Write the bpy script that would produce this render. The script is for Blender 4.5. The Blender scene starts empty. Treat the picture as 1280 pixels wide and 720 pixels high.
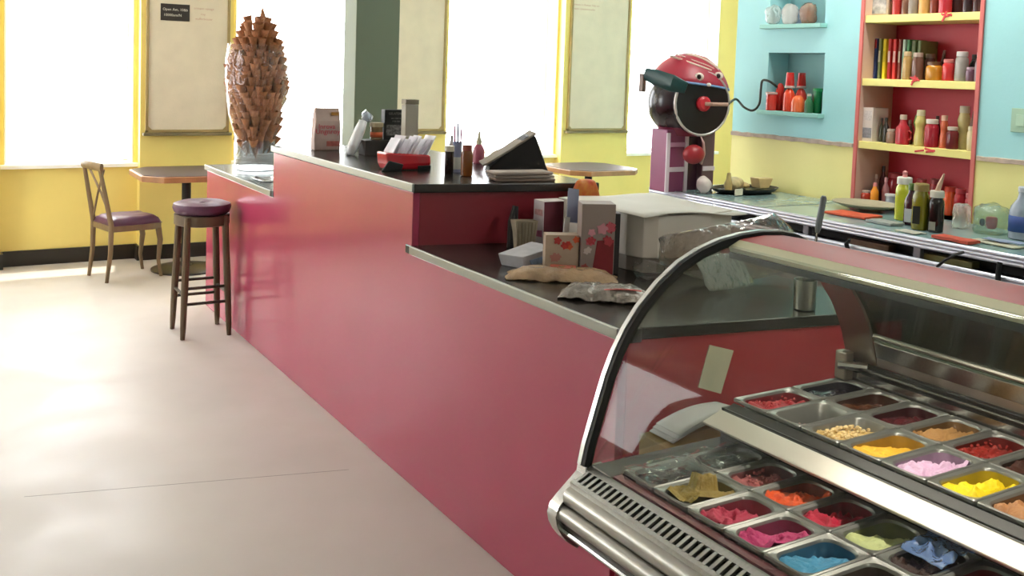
import bpy, bmesh, math, random
from mathutils import Vector, Matrix, noise
random.seed(7)
PI = math.pi
SC = bpy.context.scene
COL = SC.collection
# ---------------------------------------------------------------- camera (1280x720 frame)
F, YAW, PIT, ROL, CX, CY, H = 1223.07, .549, .065, .034, 640.0, 166.3, 1.60
_f = Vector((math.sin(YAW)*math.cos(PIT), math.cos(YAW)*math.cos(PIT), -math.sin(PIT)))
_r = Vector((math.cos(YAW), -math.sin(YAW), 0)); _u = _r.cross(_f)
CR = math.cos(ROL)*_r + math.sin(ROL)*_u
CU = -math.sin(ROL)*_r + math.cos(ROL)*_u
CF = _f
CP = Vector((0, 0, H))
cd = bpy.data.cameras.new('camera'); cam = bpy.data.objects.new('camera', cd); COL.objects.link(cam)
cd.sensor_width = 36; cd.lens = F/1280*36; cd.shift_y = -(360-CY)/1280; cd.clip_start = .02
cam.matrix_world = Matrix(((CR.x, CU.x, -CF.x, 0), (CR.y, CU.y, -CF.y, 0), (CR.z, CU.z, -CF.z, H), (0, 0, 0, 1)))
SC.camera = cam
# ---------------------------------------------------------------- world, sun, exposure
w = bpy.data.worlds.new('sky'); SC.world = w; w.use_nodes = True
bg = w.node_tree.nodes['Background']; bg.inputs[0].default_value = (.96, .985, 1.0, 1); bg.inputs[1].default_value = 11.0
sd = bpy.data.lights.new('sun', 'SUN'); sd.energy = 6; sd.angle = .01; sd.color = (1, .95, .85)
so = bpy.data.objects.new('sun', sd); COL.objects.link(so)
so.rotation_euler = Vector((-.06, -.26, -.965)).to_track_quat('-Z', 'Y').to_euler()
vs = SC.view_settings; vs.view_transform = 'Standard'; vs.look = 'None'; vs.exposure = 0.15; vs.gamma = 1; vs.use_curve_mapping = False
def area(name, loc, size, sizey, e, col=(1, .95, .88), rot=(0, 0, 0)):
    l = bpy.data.lights.new(name, 'AREA'); l.shape = 'RECTANGLE'; l.size = size; l.size_y = sizey; l.energy = e; l.color = col
    o = bpy.data.objects.new(name, l); COL.objects.link(o); o.location = loc; o.rotation_euler = rot
    return o
CEIL = 3.3
FILL_LAMPS = [(2.9, -.5, 36), (4.45, 3.5, 34)]  # added fill lights out of view, for the case and the right wall
for x, y, e in FILL_LAMPS:
    area('added_fill_light', (x, y, CEIL-.075), .28, 1.15, e)
# ---------------------------------------------------------------- pixel helpers: a pixel is only a direction
def ray(x, y): return CR*((x-CX)/F) - CU*((y-CY)/F) + CF
def at(x, y, ax, v):
    d = ray(x, y); return CP + d*((v-CP[ax])/d[ax])
def proj(p):
    q = Vector(p)-CP; z = q.dot(CF); return CX+F*q.dot(CR)/z, CY-F*q.dot(CU)/z
def ppm(p): return F/(Vector(p)-CP).dot(CF)
def yat(px, X, z):                     # Y on plane X at height z seen in column px
    a, b = .2, 12.
    for _ in range(40):
        m = (a+b)/2
        if proj((X, m, z))[0] > px: a = m
        else: b = m
    return a
def xat(px, Y, z):
    a, b = -3., 12.
    for _ in range(40):
        m = (a+b)/2
        if proj((m, Y, z))[0] < px: a = m
        else: b = m
    return a
# ---------------------------------------------------------------- materials
def lin(h):
    h = h.lstrip('#'); v = [int(h[i:i+2], 16)/255 for i in (0, 2, 4)]
    return tuple((c/12.92 if c <= .04045 else ((c+.055)/1.055)**2.4) for c in v)+(1,)
MC = {}
def M(h, rough=.5, metal=0., var=.0, scale=12., bump=0., bscale=None, spec=.5, coat=0., emit=0., key='', stretch=None, h2=None, trans=0.):
    k = (h, rough, metal, var, scale, bump, bscale, spec, coat, emit, key, stretch, h2, trans)
    if k in MC: return MC[k]
    m = bpy.data.materials.new('mat_'+h.strip('#')); m.use_nodes = True
    nt = m.node_tree; b = nt.nodes['Principled BSDF']; c = lin(h)
    b.inputs['Base Color'].default_value = c; b.inputs['Roughness'].default_value = rough
    b.inputs['Metallic'].default_value = metal; b.inputs['Specular IOR Level'].default_value = spec
    b.inputs['Coat Weight'].default_value = coat; b.inputs['Coat Roughness'].default_value = .08
    b.inputs['Transmission Weight'].default_value = trans
    if emit:
        b.inputs['Emission Color'].default_value = c; b.inputs['Emission Strength'].default_value = emit
    tc = None
    if var or bump:
        tc = nt.nodes.new('ShaderNodeTexCoord'); src = tc.outputs['Object']
        if stretch:
            mp = nt.nodes.new('ShaderNodeMapping'); mp.inputs['Scale'].default_value = stretch; nt.links.new(src, mp.inputs[0]); src = mp.outputs[0]
    if var:
        n = nt.nodes.new('ShaderNodeTexNoise'); n.inputs['Scale'].default_value = scale; n.inputs['Detail'].default_value = 4
        nt.links.new(src, n.inputs['Vector'])
        rp = nt.nodes.new('ShaderNodeValToRGB'); rp.color_ramp.elements[0].position = .3; rp.color_ramp.elements[1].position = .7
        c2 = lin(h2) if h2 else tuple(min(1, x*(1+var)) for x in c[:3])+(1,)
        rp.color_ramp.elements[0].color = tuple(x*(1-var) for x in c[:3])+(1,) if not h2 else c
        rp.color_ramp.elements[1].color = c2
        nt.links.new(n.outputs['Fac'], rp.inputs[0]); nt.links.new(rp.outputs[0], b.inputs['Base Color'])
    if bump:
        n = nt.nodes.new('ShaderNodeTexNoise'); n.inputs['Scale'].default_value = bscale or scale*3; n.inputs['Detail'].default_value = 5
        nt.links.new(src, n.inputs['Vector'])
        bp = nt.nodes.new('ShaderNodeBump'); bp.inputs['Strength'].default_value = min(1, bump); bp.inputs['Distance'].default_value = .01
        nt.links.new(n.outputs['Fac'], bp.inputs['Height']); nt.links.new(bp.outputs[0], b.inputs['Normal'])
    MC[k] = m; return m
def clear(name, tint='#ffffff', refl=1.0, rough=.02, haze=0., hazecol='#ffffff', bump=0., bscale=30):
    k = ('clear', name)
    if k in MC: return MC[k]
    m = bpy.data.materials.new(name); m.use_nodes = True; nt = m.node_tree
    nt.nodes.remove(nt.nodes['Principled BSDF']); out = nt.nodes['Material Output']
    tr = nt.nodes.new('ShaderNodeBsdfTransparent'); tr.inputs[0].default_value = lin(tint)
    gl = nt.nodes.new('ShaderNodeBsdfGlossy'); gl.inputs['Roughness'].default_value = rough
    fr = nt.nodes.new('ShaderNodeLayerWeight'); fr.inputs[0].default_value = .5     # Schlick, the same from both sides of the sheet
    pw = nt.nodes.new('ShaderNodeMath'); pw.operation = 'POWER'; pw.inputs[1].default_value = 5
    nt.links.new(fr.outputs['Facing'], pw.inputs[0])
    sc = nt.nodes.new('ShaderNodeMath'); sc.operation = 'MULTIPLY_ADD'; sc.inputs[1].default_value = .96; sc.inputs[2].default_value = .035
    nt.links.new(pw.outputs[0], sc.inputs[0])
    mul = nt.nodes.new('ShaderNodeMath'); mul.operation = 'MULTIPLY'; mul.inputs[1].default_value = refl; mul.use_clamp = True
    nt.links.new(sc.outputs[0], mul.inputs[0])
    last = tr
    if haze:
        df = nt.nodes.new('ShaderNodeBsdfDiffuse'); df.inputs[0].default_value = lin(hazecol)
        tl = nt.nodes.new('ShaderNodeBsdfTranslucent'); tl.inputs[0].default_value = lin(hazecol)
        ad = nt.nodes.new('ShaderNodeMixShader'); ad.inputs[0].default_value = .5
        nt.links.new(df.outputs[0], ad.inputs[1]); nt.links.new(tl.outputs[0], ad.inputs[2])
        mh = nt.nodes.new('ShaderNodeMixShader'); mh.inputs[0].default_value = haze
        nt.links.new(tr.outputs[0], mh.inputs[1]); nt.links.new(ad.outputs[0], mh.inputs[2]); last = mh
    mx = nt.nodes.new('ShaderNodeMixShader'); nt.links.new(mul.outputs[0], mx.inputs[0])
    nt.links.new(last.outputs[0], mx.inputs[1]); nt.links.new(gl.outputs[0], mx.inputs[2]); nt.links.new(mx.outputs[0], out.inputs[0])
    if bump:
        tc = nt.nodes.new('ShaderNodeTexCoord'); n = nt.nodes.new('ShaderNodeTexNoise'); n.inputs['Scale'].default_value = bscale; n.inputs['Detail'].default_value = 3
        nt.links.new(tc.outputs['Object'], n.inputs['Vector'])
        bp = nt.nodes.new('ShaderNodeBump'); bp.inputs['Strength'].default_value = bump; bp.inputs['Distance'].default_value = .02
        nt.links.new(n.outputs['Fac'], bp.inputs['Height']); nt.links.new(bp.outputs[0], gl.inputs['Normal']); nt.links.new(bp.outputs[0], fr.inputs['Normal'])
    MC[k] = m; return m
GLASS = clear('clear_glass', '#f6faf7', 1.0, .01)
CASEGLASS = clear('case_glass', '#f3f5f1', .38, .02)
WINGLASS = clear('window_glass', '#ffffff', .6, .02)
FILM = clear('clear_film', '#fbfbfb', 1.6, .10, .035, '#f2f2f0', .9, 22)
CELLO = clear('cellophane', '#fdfdfd', .8, .06, .012, '#ffffff', .8, 16)
FILMH = clear('hazy_film', '#f8f8f6', 1.8, .15, .28, '#f2f2ee', .9, 30)
FILMW = clear('white_film', '#f8f6f4', 1.6, .2, .55, '#fbf8f4', .9, 30)
STEEL = M('#b9b8b2', .28, 1, .08, 3, 0, None, .5, 0, 0, '', (1, 60, 60))
STEEL2 = M('#c9c8c4', .2, 1)
ALU = M('#b9bcc9', .35, .85)
DSTEEL = M('#6f6c66', .35, 1)
BLACK = M('#141312', .45)
RUBBER = M('#0c0c0c', .6)
WHITE = M('#eeece6', .55)
# ---------------------------------------------------------------- mesh builder
class MB:
    def __init__(s): s.v = []; s.f = []
    def add(s, vs, fs):
        n = len(s.v); s.v += [tuple(v) for v in vs]; s.f += [tuple(i+n for i in f) for f in fs]; return s
    def box(s, a, b, mat=None):
        x0, y0, z0 = a; x1, y1, z1 = b
        vs = [(x0,y0,z0),(x1,y0,z0),(x1,y1,z0),(x0,y1,z0),(x0,y0,z1),(x1,y0,z1),(x1,y1,z1),(x0,y1,z1)]
        if mat: vs = [tuple(mat @ Vector(v)) for v in vs]
        return s.add(vs, [(0,3,2,1),(4,5,6,7),(0,1,5,4),(1,2,6,5),(2,3,7,6),(3,0,4,7)])
    def prism(s, poly, ax, a, b):      # poly in the two other axes, extruded along ax
        o = [i for i in range(3) if i != ax]; n = len(poly)
        def mk(p, t):
            v = [0, 0, 0]; v[o[0]] = p[0]; v[o[1]] = p[1]; v[ax] = t; return v
        vs = [mk(p, a) for p in poly]+[mk(p, b) for p in poly]
        fs = [tuple(range(n))[::-1], tuple(range(n, 2*n))]+[(i, (i+1) % n, n+(i+1) % n, n+i) for i in range(n)]
        return s.add(vs, fs)
    def loops(s, L, cap0=True, cap1=True, closed=True):
        n = len(L[0]); vs = [v for l in L for v in l]; fs = []
        for k in range(len(L)-1):
            for i in range(n if closed else n-1):
                j = (i+1) % n; fs.append((k*n+i, k*n+j, (k+1)*n+j, (k+1)*n+i))
        if cap0: fs.append(tuple(range(n))[::-1])
        if cap1: fs.append(tuple(range((len(L)-1)*n, len(L)*n)))
        return s.add(vs, fs)
    def lathe(s, prof, n=20, c=(0, 0, 0), cap0=True, cap1=True, sq=1.0):
        L = [[(c[0]+r*math.cos(2*PI*i/n), c[1]+r*sq*math.sin(2*PI*i/n), c[2]+z) for i in range(n)] for r, z in prof]
        return s.loops(L, cap0, cap1)
    def tube(s, path, r, n=10, radii=None, cap=True, flat=None):
        P = [Vector(p) for p in path]; L = []
        for i, p in enumerate(P):
            t = (P[min(i+1, len(P)-1)]-P[max(i-1, 0)]).normalized()
            a = Vector((0, 0, 1)) if abs(t.z) < .9 else Vector((0, 1, 0))
            u = t.cross(a).normalized(); v = u.cross(t).normalized(); rr = radii[i] if radii else r
            fu, fv = flat or (1, 1)
            L.append([p+u*(rr*fu*math.cos(2*PI*k/n))+v*(rr*fv*math.sin(2*PI*k/n)) for k in range(n)])
        return s.loops(L, cap, cap)
    def ball(s, c, r, nu=20, nv=12, a0=-PI/2, a1=PI/2):
        rx, ry, rz = r
        L = [[(c[0]+rx*math.cos(t)*math.cos(2*PI*i/nu), c[1]+ry*math.cos(t)*math.sin(2*PI*i/nu), c[2]+rz*math.sin(t)) for i in range(nu)]
             for t in [a0+(a1-a0)*(k+.02)/(nv+.04) for k in range(nv+1)]]
        return s.loops(L)
    def grid(s, fn, nu, nv):
        vs = [fn(i/nu, j/nv) for j in range(nv+1) for i in range(nu+1)]
        return s.add(vs, [(j*(nu+1)+i, j*(nu+1)+i+1, (j+1)*(nu+1)+i+1, (j+1)*(nu+1)+i) for j in range(nv) for i in range(nu)])
    def xf(s, m):
        s.v = [tuple(m @ Vector(v)) for v in s.v]; return s
    def jig(s, amp, sc, seed=0):
        o = Vector((seed*7.3, seed*3.1, seed*1.7))
        s.v = [tuple(Vector(v)+amp*Vector([noise.noise(Vector(v)*sc+o+Vector((31.7*k, 17.3*k, 5.9*k))) for k in (1, 2, 3)])) for v in s.v]; return s
    def build(s, name, mat, parent=None, world=True, smooth=False, bevel=0., solid=0., sub=0, loc=None):
        me = bpy.data.meshes.new(name); off = Vector((0, 0, 0))
        if parent is not None and world:
            off = parent['_o'] if '_o' in parent.keys() else Vector((0, 0, 0)); off = Vector(off)
        if loc: off = Vector(loc)
        me.from_pydata([tuple(Vector(v)-off) for v in s.v], [], s.f); 
        bm = bmesh.new(); bm.from_mesh(me); bmesh.ops.recalc_face_normals(bm, faces=bm.faces); bm.to_mesh(me); bm.free()
        me.materials.append(mat)
        if smooth is True: me.polygons.foreach_set('use_smooth', [True]*len(me.polygons))
        elif smooth: 
            me.polygons.foreach_set('use_smooth', [True]*len(me.polygons)); me.set_sharp_from_angle(angle=smooth)
        o = bpy.data.objects.new(name, me); COL.objects.link(o)
        if parent is not None: o.parent = parent
        if loc: o.location = loc
        if solid:
            md = o.modifiers.new('solid', 'SOLIDIFY'); md.thickness = solid; md.offset = 0
        if bevel:
            md = o.modifiers.new('bevel', 'BEVEL'); md.width = bevel; md.segments = 2; md.limit_method = 'ANGLE'; md.angle_limit = .6
        if sub:
            md = o.modifiers.new('sub', 'SUBSURF'); md.levels = sub; md.render_levels = sub
        return o
AUTO = .6
def tag(o, label, cat, group=None):
    o['label'] = label; o['category'] = cat
    if group: o['group'] = group
    return o
OFF = {}
def thing(name, label, cat, loc=(0, 0, 0), rz=0, group=None):
    o = bpy.data.objects.new(name, None); COL.objects.link(o); o.location = loc; o.rotation_euler = (0, 0, rz); o.empty_display_size = .05
    tag(o, label, cat, group); OFF[o] = Vector(loc); return o
def wb(mb, name, mat, par, **k):       # part given in world coordinates, its thing not rotated
    off = par.location; q = par
    while q.parent: q = q.parent; off = off+q.location
    mb.v = [tuple(Vector(v)-off) for v in mb.v]
    return mb.build(name, mat, par, world=False, **k)
def lb(mb, name, mat, par, **k):       # part given in its thing's own coordinates
    return mb.build(name, mat, par, world=False, **k)
def struct(mb, name, mat, label=None, parent=None, **k):
    o = mb.build(name, mat, parent, world=False, **k)
    if parent is None:
        o['kind'] = 'structure'
        if label: o['label'] = label
    return o
def text(s, size, mat, par, mtx, name='lettering', ext=.0004, align='CENTER'):
    c = bpy.data.curves.new('t', 'FONT'); c.body = s; c.size = size; c.extrude = ext; c.align_x = align; c.align_y = 'CENTER'; c.resolution_u = 2
    t = bpy.data.objects.new('t', c); COL.objects.link(t); bpy.context.view_layer.update()
    me = bpy.data.meshes.new_from_object(t.evaluated_get(bpy.context.evaluated_depsgraph_get()))
    bpy.data.objects.remove(t); me.materials.clear(); me.materials.append(mat); me.name = name
    o = bpy.data.objects.new(name, me); COL.objects.link(o); o.parent = par; o.matrix_local = mtx; return o
def RZ(a): return Matrix.Rotation(a, 4, 'Z')
def T(x, y, z): return Matrix.Translation((x, y, z))
FACE_Y = Matrix.Rotation(PI/2, 4, 'X')      # text lying in XY -> upright, facing -Y
FACE_X = RZ(-PI/2) @ FACE_Y                 # upright, facing -X, reading along -Y
# ================================================================ the setting
YB, XR, XE, XL, YF = 8.12, 4.9, 5.05, -2.6, -2.8
def slab_cells(u0, u1, z0, z1, holes):
    us = sorted({u0, u1, *[h[0] for h in holes], *[h[1] for h in holes]}); out = []
    for a, b in zip(us, us[1:]):
        m = (a+b)/2; zs = sorted((h[2], h[3]) for h in holes if h[0] <= m <= h[1]); z = z0
        for p, q in zs:
            if p > z+1e-6: out.append((a, b, z, p))
            z = q
        if z < z1-1e-6: out.append((a, b, z, z1))
    return out
FLOORM = M('#c6beb5', .46, 0, .07, 1.3, .04, 5, .5)
nt = FLOORM.node_tree; _n = nt.nodes.new('ShaderNodeTexNoise'); _n.inputs['Scale'].default_value = 2.2; _n.inputs['Detail'].default_value = 7; _n.inputs['Distortion'].default_value = .6
_m = nt.nodes.new('ShaderNodeMapRange'); _m.inputs['From Min'].default_value = .3; _m.inputs['From Max'].default_value = .7; _m.inputs['To Min'].default_value = .36; _m.inputs['To Max'].default_value = .58
_t = nt.nodes.new('ShaderNodeTexCoord'); nt.links.new(_t.outputs['Object'], _n.inputs['Vector']); nt.links.new(_n.outputs['Fac'], _m.inputs['Value']); nt.links.new(_m.outputs['Result'], nt.nodes['Principled BSDF'].inputs['Roughness'])
CREAMW = M('#fbf8ea', .5)
YELLOW = M('#f1d97c', .55, 0, .04, 2.5, .06, 60)
YELLOW2 = M('#efe79a', .55, 0, .04, 2.5, .06, 60)
TURQ = M('#a0d9dd', .5, 0, .04, 2.0, .06, 60)
CEILM = M('#e2e1de', .8)
NEUT = M('#dddcd8', .7)
fl = struct(MB().box((XL-.3, YF-.3, -.1), (8.6, YB+.3, 0)), 'floor', FLOORM, 'pale beige polished floor with soft scuffs')
_a, _b = at(30, 621, 2, 0), at(436, 587, 2, 0); _d = (_b-_a).normalized(); _e = Vector((-_d.y, _d.x, 0))*.0012
struct(MB().prism([tuple((_a-_e).xy), tuple((_b-_e).xy), tuple((_b+_e).xy), tuple((_a+_e).xy)], 2, -.001, .0004), 'floor_joint', M('#8d857c', .6), None, fl)
struct(MB().box((XL-.3, YF-.3, CEIL), (8.6, YB+.3, CEIL+.1)), 'ceiling', CEILM)
SILL, HEAD = .765, 2.95
WINS = [(.56, 1.47), (2.26, 3.45), (4.22, 5.46), (6.33, 7.62), (-1.15, -.18)]
mb = MB()
for a, b, p, q in slab_cells(XL-.3, 8.6, 0, CEIL, [(a, b, SILL, HEAD) for a, b in WINS]): mb.box((a, YB, p), (b, YB+.3, q))
struct(mb, 'wall_back', YELLOW, 'bright yellow wall with tall windows and boarded piers')
for i, (a, b) in enumerate(WINS):
    fr = MB()
    for x0, x1, z0, z1 in ((a, a+.06, SILL, HEAD), (b-.06, b, SILL, HEAD), (a+.06, b-.06, SILL, SILL+.035), (a+.06, b-.06, HEAD-.06, HEAD)):
        fr.box((x0+.001, YB+.17, z0+.001), (x1-.001, YB+.23, z1-.001))
    f = struct(fr, 'window_%d' % (i+1), CREAMW, 'tall sash window with cream frame in the yellow wall', bevel=.006)
    struct(MB().box((a+.06, YB+.197, SILL+.035), (b-.06, YB+.203, HEAD-.06)), 'window_pane', WINGLASS, None, f)
    struct(MB().box((a+.002, YB+.0, SILL+.004), (a+.012, YB+.168, HEAD-.002)).box((b-.012, YB+.0, SILL+.004), (b-.002, YB+.168, HEAD-.002)), 'window_lining', CREAMW, None, f)
    struct(MB().box((a-.03, YB-.045, SILL-.03), (b+.03, YB, SILL)).box((a+.002, YB, SILL), (b-.002, YB+.168, SILL+.004)), 'window_sill', CREAMW, None, f, bevel=.006)
# piers between the windows, boards hang on them
PIERS = [(1.50, 2.215), (3.47, 4.19), (5.48, 6.31), (-.16, .53)]
PY = YB-.10
mb = MB()
for a, b in PIERS: mb.box((a, PY, 0), (b, YB, CEIL))
struct(mb, 'wall_pier', YELLOW, 'yellow piers standing proud of the wall between windows')
mb = MB(); xs = [XL]
for a, b in sorted(PIERS): mb.box((xs[-1], YB-.018, 0), (a-.018, YB, .115)); mb.box((a-.018, PY-.018, 0), (b+.018, PY, .115)); mb.box((a-.018, PY, 0), (a, YB, .115)); mb.box((b, PY, 0), (b+.018, YB, .115)); xs.append(b+.018)
mb.box((xs[-1], YB-.018, 0), (8.3, YB, .115))
struct(mb, 'baseboard_back', M('#1f1a12', .35), 'black skirting along the yellow wall')
BOARD = M('#dfcfb2', .7, 0, .05, 6, .12, 90); BFRAME = M('#a58c58', .5, 0, .15, 9)
for i, (a, b) in enumerate([(1.535, 2.185), (3.50, 4.155), (5.535, 6.265), (-.13, .5)]):
    g = 'cream boards hung on the piers'
    lab = ['cream framed notice board with a small black label, on yellow pier', 'cream framed board on the pier behind the green column',
           'cream framed board with faint red writing, on yellow pier', 'cream framed board on the pier beside the corner window'][i]
    t = thing('notice_board', lab, 'notice board', ((a+b)/2, PY, .985), 0, g)
    wb(MB().box((a+.02, PY-.016, 1.03), (b-.02, PY-.002, 3.0)), 'board', BOARD, t)
    mb = MB()
    mb.box((a, PY-.028, 1.01), (a+.022, PY, 3.0)).box((b-.022, PY-.028, 1.01), (b, PY, 3.0)).box((a, PY-.028, 1.01), (b, PY, 1.032))
    wb(mb, 'frame', BFRAME, t, bevel=.003)
    wb(MB().box((a-.02, PY-.05, .985), (b+.02, PY, 1.008)), 'ledge', M('#7d6f4c', .5, 0, .15, 8), t, bevel=.004)
    for s in (a+.022, b-.05): wb(MB().prism([(s, 1.032), (s+.028, 1.032), (s+(0 if s < (a+b)/2 else .028), 1.06)], 1, PY-.024, PY-.016), 'corner_clip', BFRAME, t)
    if i == 0:
        p0 = at(201, 4, 1, PY-.02); p1 = at(237, 27, 1, PY-.02)
        s = wb(MB().box((p0.x, PY-.021, p1.z), (p1.x, PY-.016, p0.z)), 'label_plate', M('#2b2119', .5), t)
        c = (p0+p1)/2-t.location; L = M('#d8cfbd', .6)
        text('Open Am, 10&b', .029, L, s, T(c.x, PY-.0215-t.location.y, c.z+.022) @ FACE_Y)
        text('10000am/N', .029, L, s, T(c.x-.02, PY-.0215-t.location.y, c.z-.022) @ FACE_Y)
        R = M('#c79a80', .7)
        for px, py, s_ in ((255, 11, 'ormann vanage'), (254, 18, 'roy'), (255, 24, 'wafferbosser')):
            q = at(px, py, 1, PY-.0165)-t.location; text(s_, .026, R, t, T(q.x, q.y, q.z) @ FACE_Y)
    if i == 2:
        R = M('#c79a80', .7)
        for px, py, s_ in ((733, 6.5, 'ammon ro Roman Vale oo'), (731, 11.5, 'vanni conommounbo')):
            q = at(px, py, 1, PY-.0165)-t.location; text(s_, .03, R, t, T(q.x, q.y, q.z) @ FACE_Y)
# left and front walls, never in view: windows on the street side let daylight in
mb = MB()
LW = [(5.6, 7.2, .8, 2.95)]
for a, b, p, q in slab_cells(YF, YB, 0, CEIL, LW): mb.box((XL-.3, a, p), (XL, b, q))
struct(mb, 'wall_left', NEUT)
for i, (a, b, p, q) in enumerate(LW):
    fr = MB()
    for y0, y1, z0, z1 in ((a, a+.07, p, q), (b-.07, b, p, q), (a, b, p, p+.07), (a, b, q-.07, q)): fr.box((XL-.17, y0+.001, z0+.001), (XL-.10, y1-.001, z1-.001))
    f = struct(fr, 'window_%d' % (i+6), CREAMW)
    struct(MB().box((XL-.136, a+.07, p+.07), (XL-.13, b-.07, q-.07)), 'window_pane', WINGLASS, None, f)
struct(MB().box((XL-.3, YF-.3, 0), (8.6, YF, CEIL)), 'wall_front', NEUT)
# right wall: turquoise over yellow, two niches and a shelf recess cut into it
BORD = 1.207
CABY0, CABY1, CABZ0, CABZ1, CABD = 3.205, 3.985, .862, 2.36, .30
NL = (4.262, 4.74, 1.385, 1.77); NU = (4.278, 4.75, 1.955, 2.33); ND = .19
mb = MB(); 
for a, b, p, q in slab_cells(YF, XE, 0, BORD, [(CABY0, CABY1, CABZ0, BORD)]): mb.box((XR, a, p), (XR+.36, b, q))
wr = struct(mb, 'wall_right', YELLOW2, 'wall painted yellow below and turquoise above')
mb = MB()
for a, b, p, q in slab_cells(YF, XE, BORD, CEIL, [(CABY0, CABY1, BORD, CABZ1), NL, NU]): mb.box((XR, a, p), (XR+.36, b, q))
struct(mb, 'upper_paint', TURQ, None, wr)
for k, n_ in enumerate((NL, NU)): struct(MB().box((XR+ND, n_[0]-.02, n_[2]-.02), (XR+ND+.02, n_[1]+.02, n_[3]+.02)), 'niche_back', TURQ, None, wr)
struct(MB().box((XR+.36, XE-.05, 0), (8.3, XE, CEIL)), 'wall_return', TURQ)
struct(MB().box((8.3, XE-.05, 0), (8.6, YB, CEIL)), 'wall_far', NEUT)
mb = MB(); random.seed(3)
for y0, y1 in ((CABY1+.02, XE), (YF, CABY0-.02)):
    n = int((y1-y0)/.05)+1
    L = []
    for i in range(n+1):
        y = y0+(y1-y0)*i/n; j = random.uniform(-.004, .004); k = random.uniform(-.003, .003)
        L.append([(XR-.012, y, BORD-.012+k), (XR-.012, y, BORD+.011+j), (XR, y, BORD+.014+j), (XR, y, BORD-.014+k)])
    mb.loops(L)
struct(mb, 'trim_1', M('#b8a596', .7, 0, .2, 20), 'ragged pinkish strip between turquoise and yellow paint')
# switch plate
t = thing('light_switch', 'pale green square switch plate on turquoise wall', 'switch', (XR, 2.965, 1.425))
wb(MB().box((XR-.008, 2.90, 1.362), (XR, 3.005, 1.487)), 'plate', M('#9fc2a8', .4), t, bevel=.003)
wb(MB().box((XR-.014, 2.93, 1.395), (XR-.008, 2.975, 1.455)), 'rocker', M('#a9cbb2', .4), t, bevel=.002)
# niche shelf boards
for k, n_ in enumerate((NL, NU)):
    o = MB().box((XR-.06, n_[0]-.02, n_[2]-.028), (XR+ND, n_[1]+.03, n_[2])).build('niche_shelf', M('#8fc8c0', .45), bevel=.004)
    tag(o, ['turquoise board shelf of the niche holding red cups', 'turquoise board shelf of the niche holding plastic bags'][k], 'shelf', 'niche shelves')
# shelf recess unit
t = thing('shelf_unit', 'built-in shelf unit with red back, beige sides and yellow shelves', 'shelves', (XR+.15, (CABY0+CABY1)/2, CABZ0))
wb(MB().box((XR+CABD, CABY0, CABZ0), (XR+CABD+.02, CABY1, CABZ1)), 'back_panel', M('#cf3a4a', .45, 0, .05, 3), t)
for y0, y1 in ((CABY1-.012, CABY1), (CABY0, CABY0+.012)): wb(MB().box((XR, y0, CABZ0), (XR+CABD, y1, CABZ1)), 'side_panel', M('#d9b8a8', .55), t)
wb(MB().box((XR, CABY0+.012, CABZ0-.02), (XR+CABD, CABY1-.012, CABZ0)), 'bottom_panel', M('#d9b8a8', .55), t)
wb(MB().box((XR, CABY0+.012, CABZ1-.02), (XR+CABD, CABY1-.012, CABZ1)), 'top_panel', M('#d9b8a8', .55), t)
for y0, y1 in ((CABY1-.012, CABY1+.012), (CABY0-.012, CABY0+.012)): wb(MB().box((XR-.012, y0, CABZ0-.01), (XR, y1, CABZ1)), 'edge_strip', M('#d4706a', .5), t, bevel=.002)
SHZ = [1.238, 1.618, 1.996]
for z in SHZ:
    sh = wb(MB().box((XR+.004, CABY0+.013, z-.044), (XR+CABD, CABY1-.013, z)), 'shelf_board', M('#f2e890', .5, 0, .04, 3), t, bevel=.003)
    # red ribbon bow / paint marks on shelf edge
REDP = M('#d8474a', .6)
def ribbon(px, py, X, wpx, kind):
    c = at(px, py, 0, X); s = wpx/ppm(c)
    mb = MB(); rr = random.Random(int(px))
    for k in range(5 if kind else 4):
        y = c.y+rr.uniform(-.35, .35)*s; z = c.z+rr.uniform(-.008, .008)
        mb.tube([(X, y-.18*s, z+rr.uniform(-.01, .01)), (X-.004, y, z), (X, y+.18*s, z+rr.uniform(-.01, .01))], .006, 6, flat=(.35, 1))
    if not kind: mb.tube([(X, c.y, c.z+.02), (X-.003, c.y+.01, c.z-.01), (X, c.y+.025, c.z-.035)], .006, 6, flat=(.35, 1))
    return wb(mb, 'ribbon', REDP, t)
ribbon(1183, 19, XR+.003, 16, 0); ribbon(1144, 99, XR+.003, 22, 0); ribbon(1155, 188, XR+.003, 36, 1)
# green column
t = thing('column', 'square column painted dull green, standing behind the counter', 'column', (2.87, 6.72, 0))
wb(MB().box((2.70, 6.60, 0), (3.04, 6.83, CEIL)), 'shaft', M('#67705a', .5, 0, .03, 3, .05, 60), t, bevel=.004)
# unseen ceiling lamps added to brighten the case and the right wall
for x, y, e in FILL_LAMPS:
    t = thing('added_fill_lamp', ['unseen white ceiling lamp added to light the gelato case', 'unseen white ceiling lamp added to brighten the right wall'][int(y > 1)], 'lamp', (x, y, CEIL), 0, 'added fill lamps')
    lb(MB().box((-.16, -.62, -.055), (.16, .62, 0)), 'housing', WHITE, t, bevel=.005)
    lb(MB().box((-.13, -.58, -.062), (.13, .58, -.055)), 'diffuser', M('#fff4e0', .5, 0, 0, 1, 0, None, .5, 0, 2.0), t)

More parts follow.
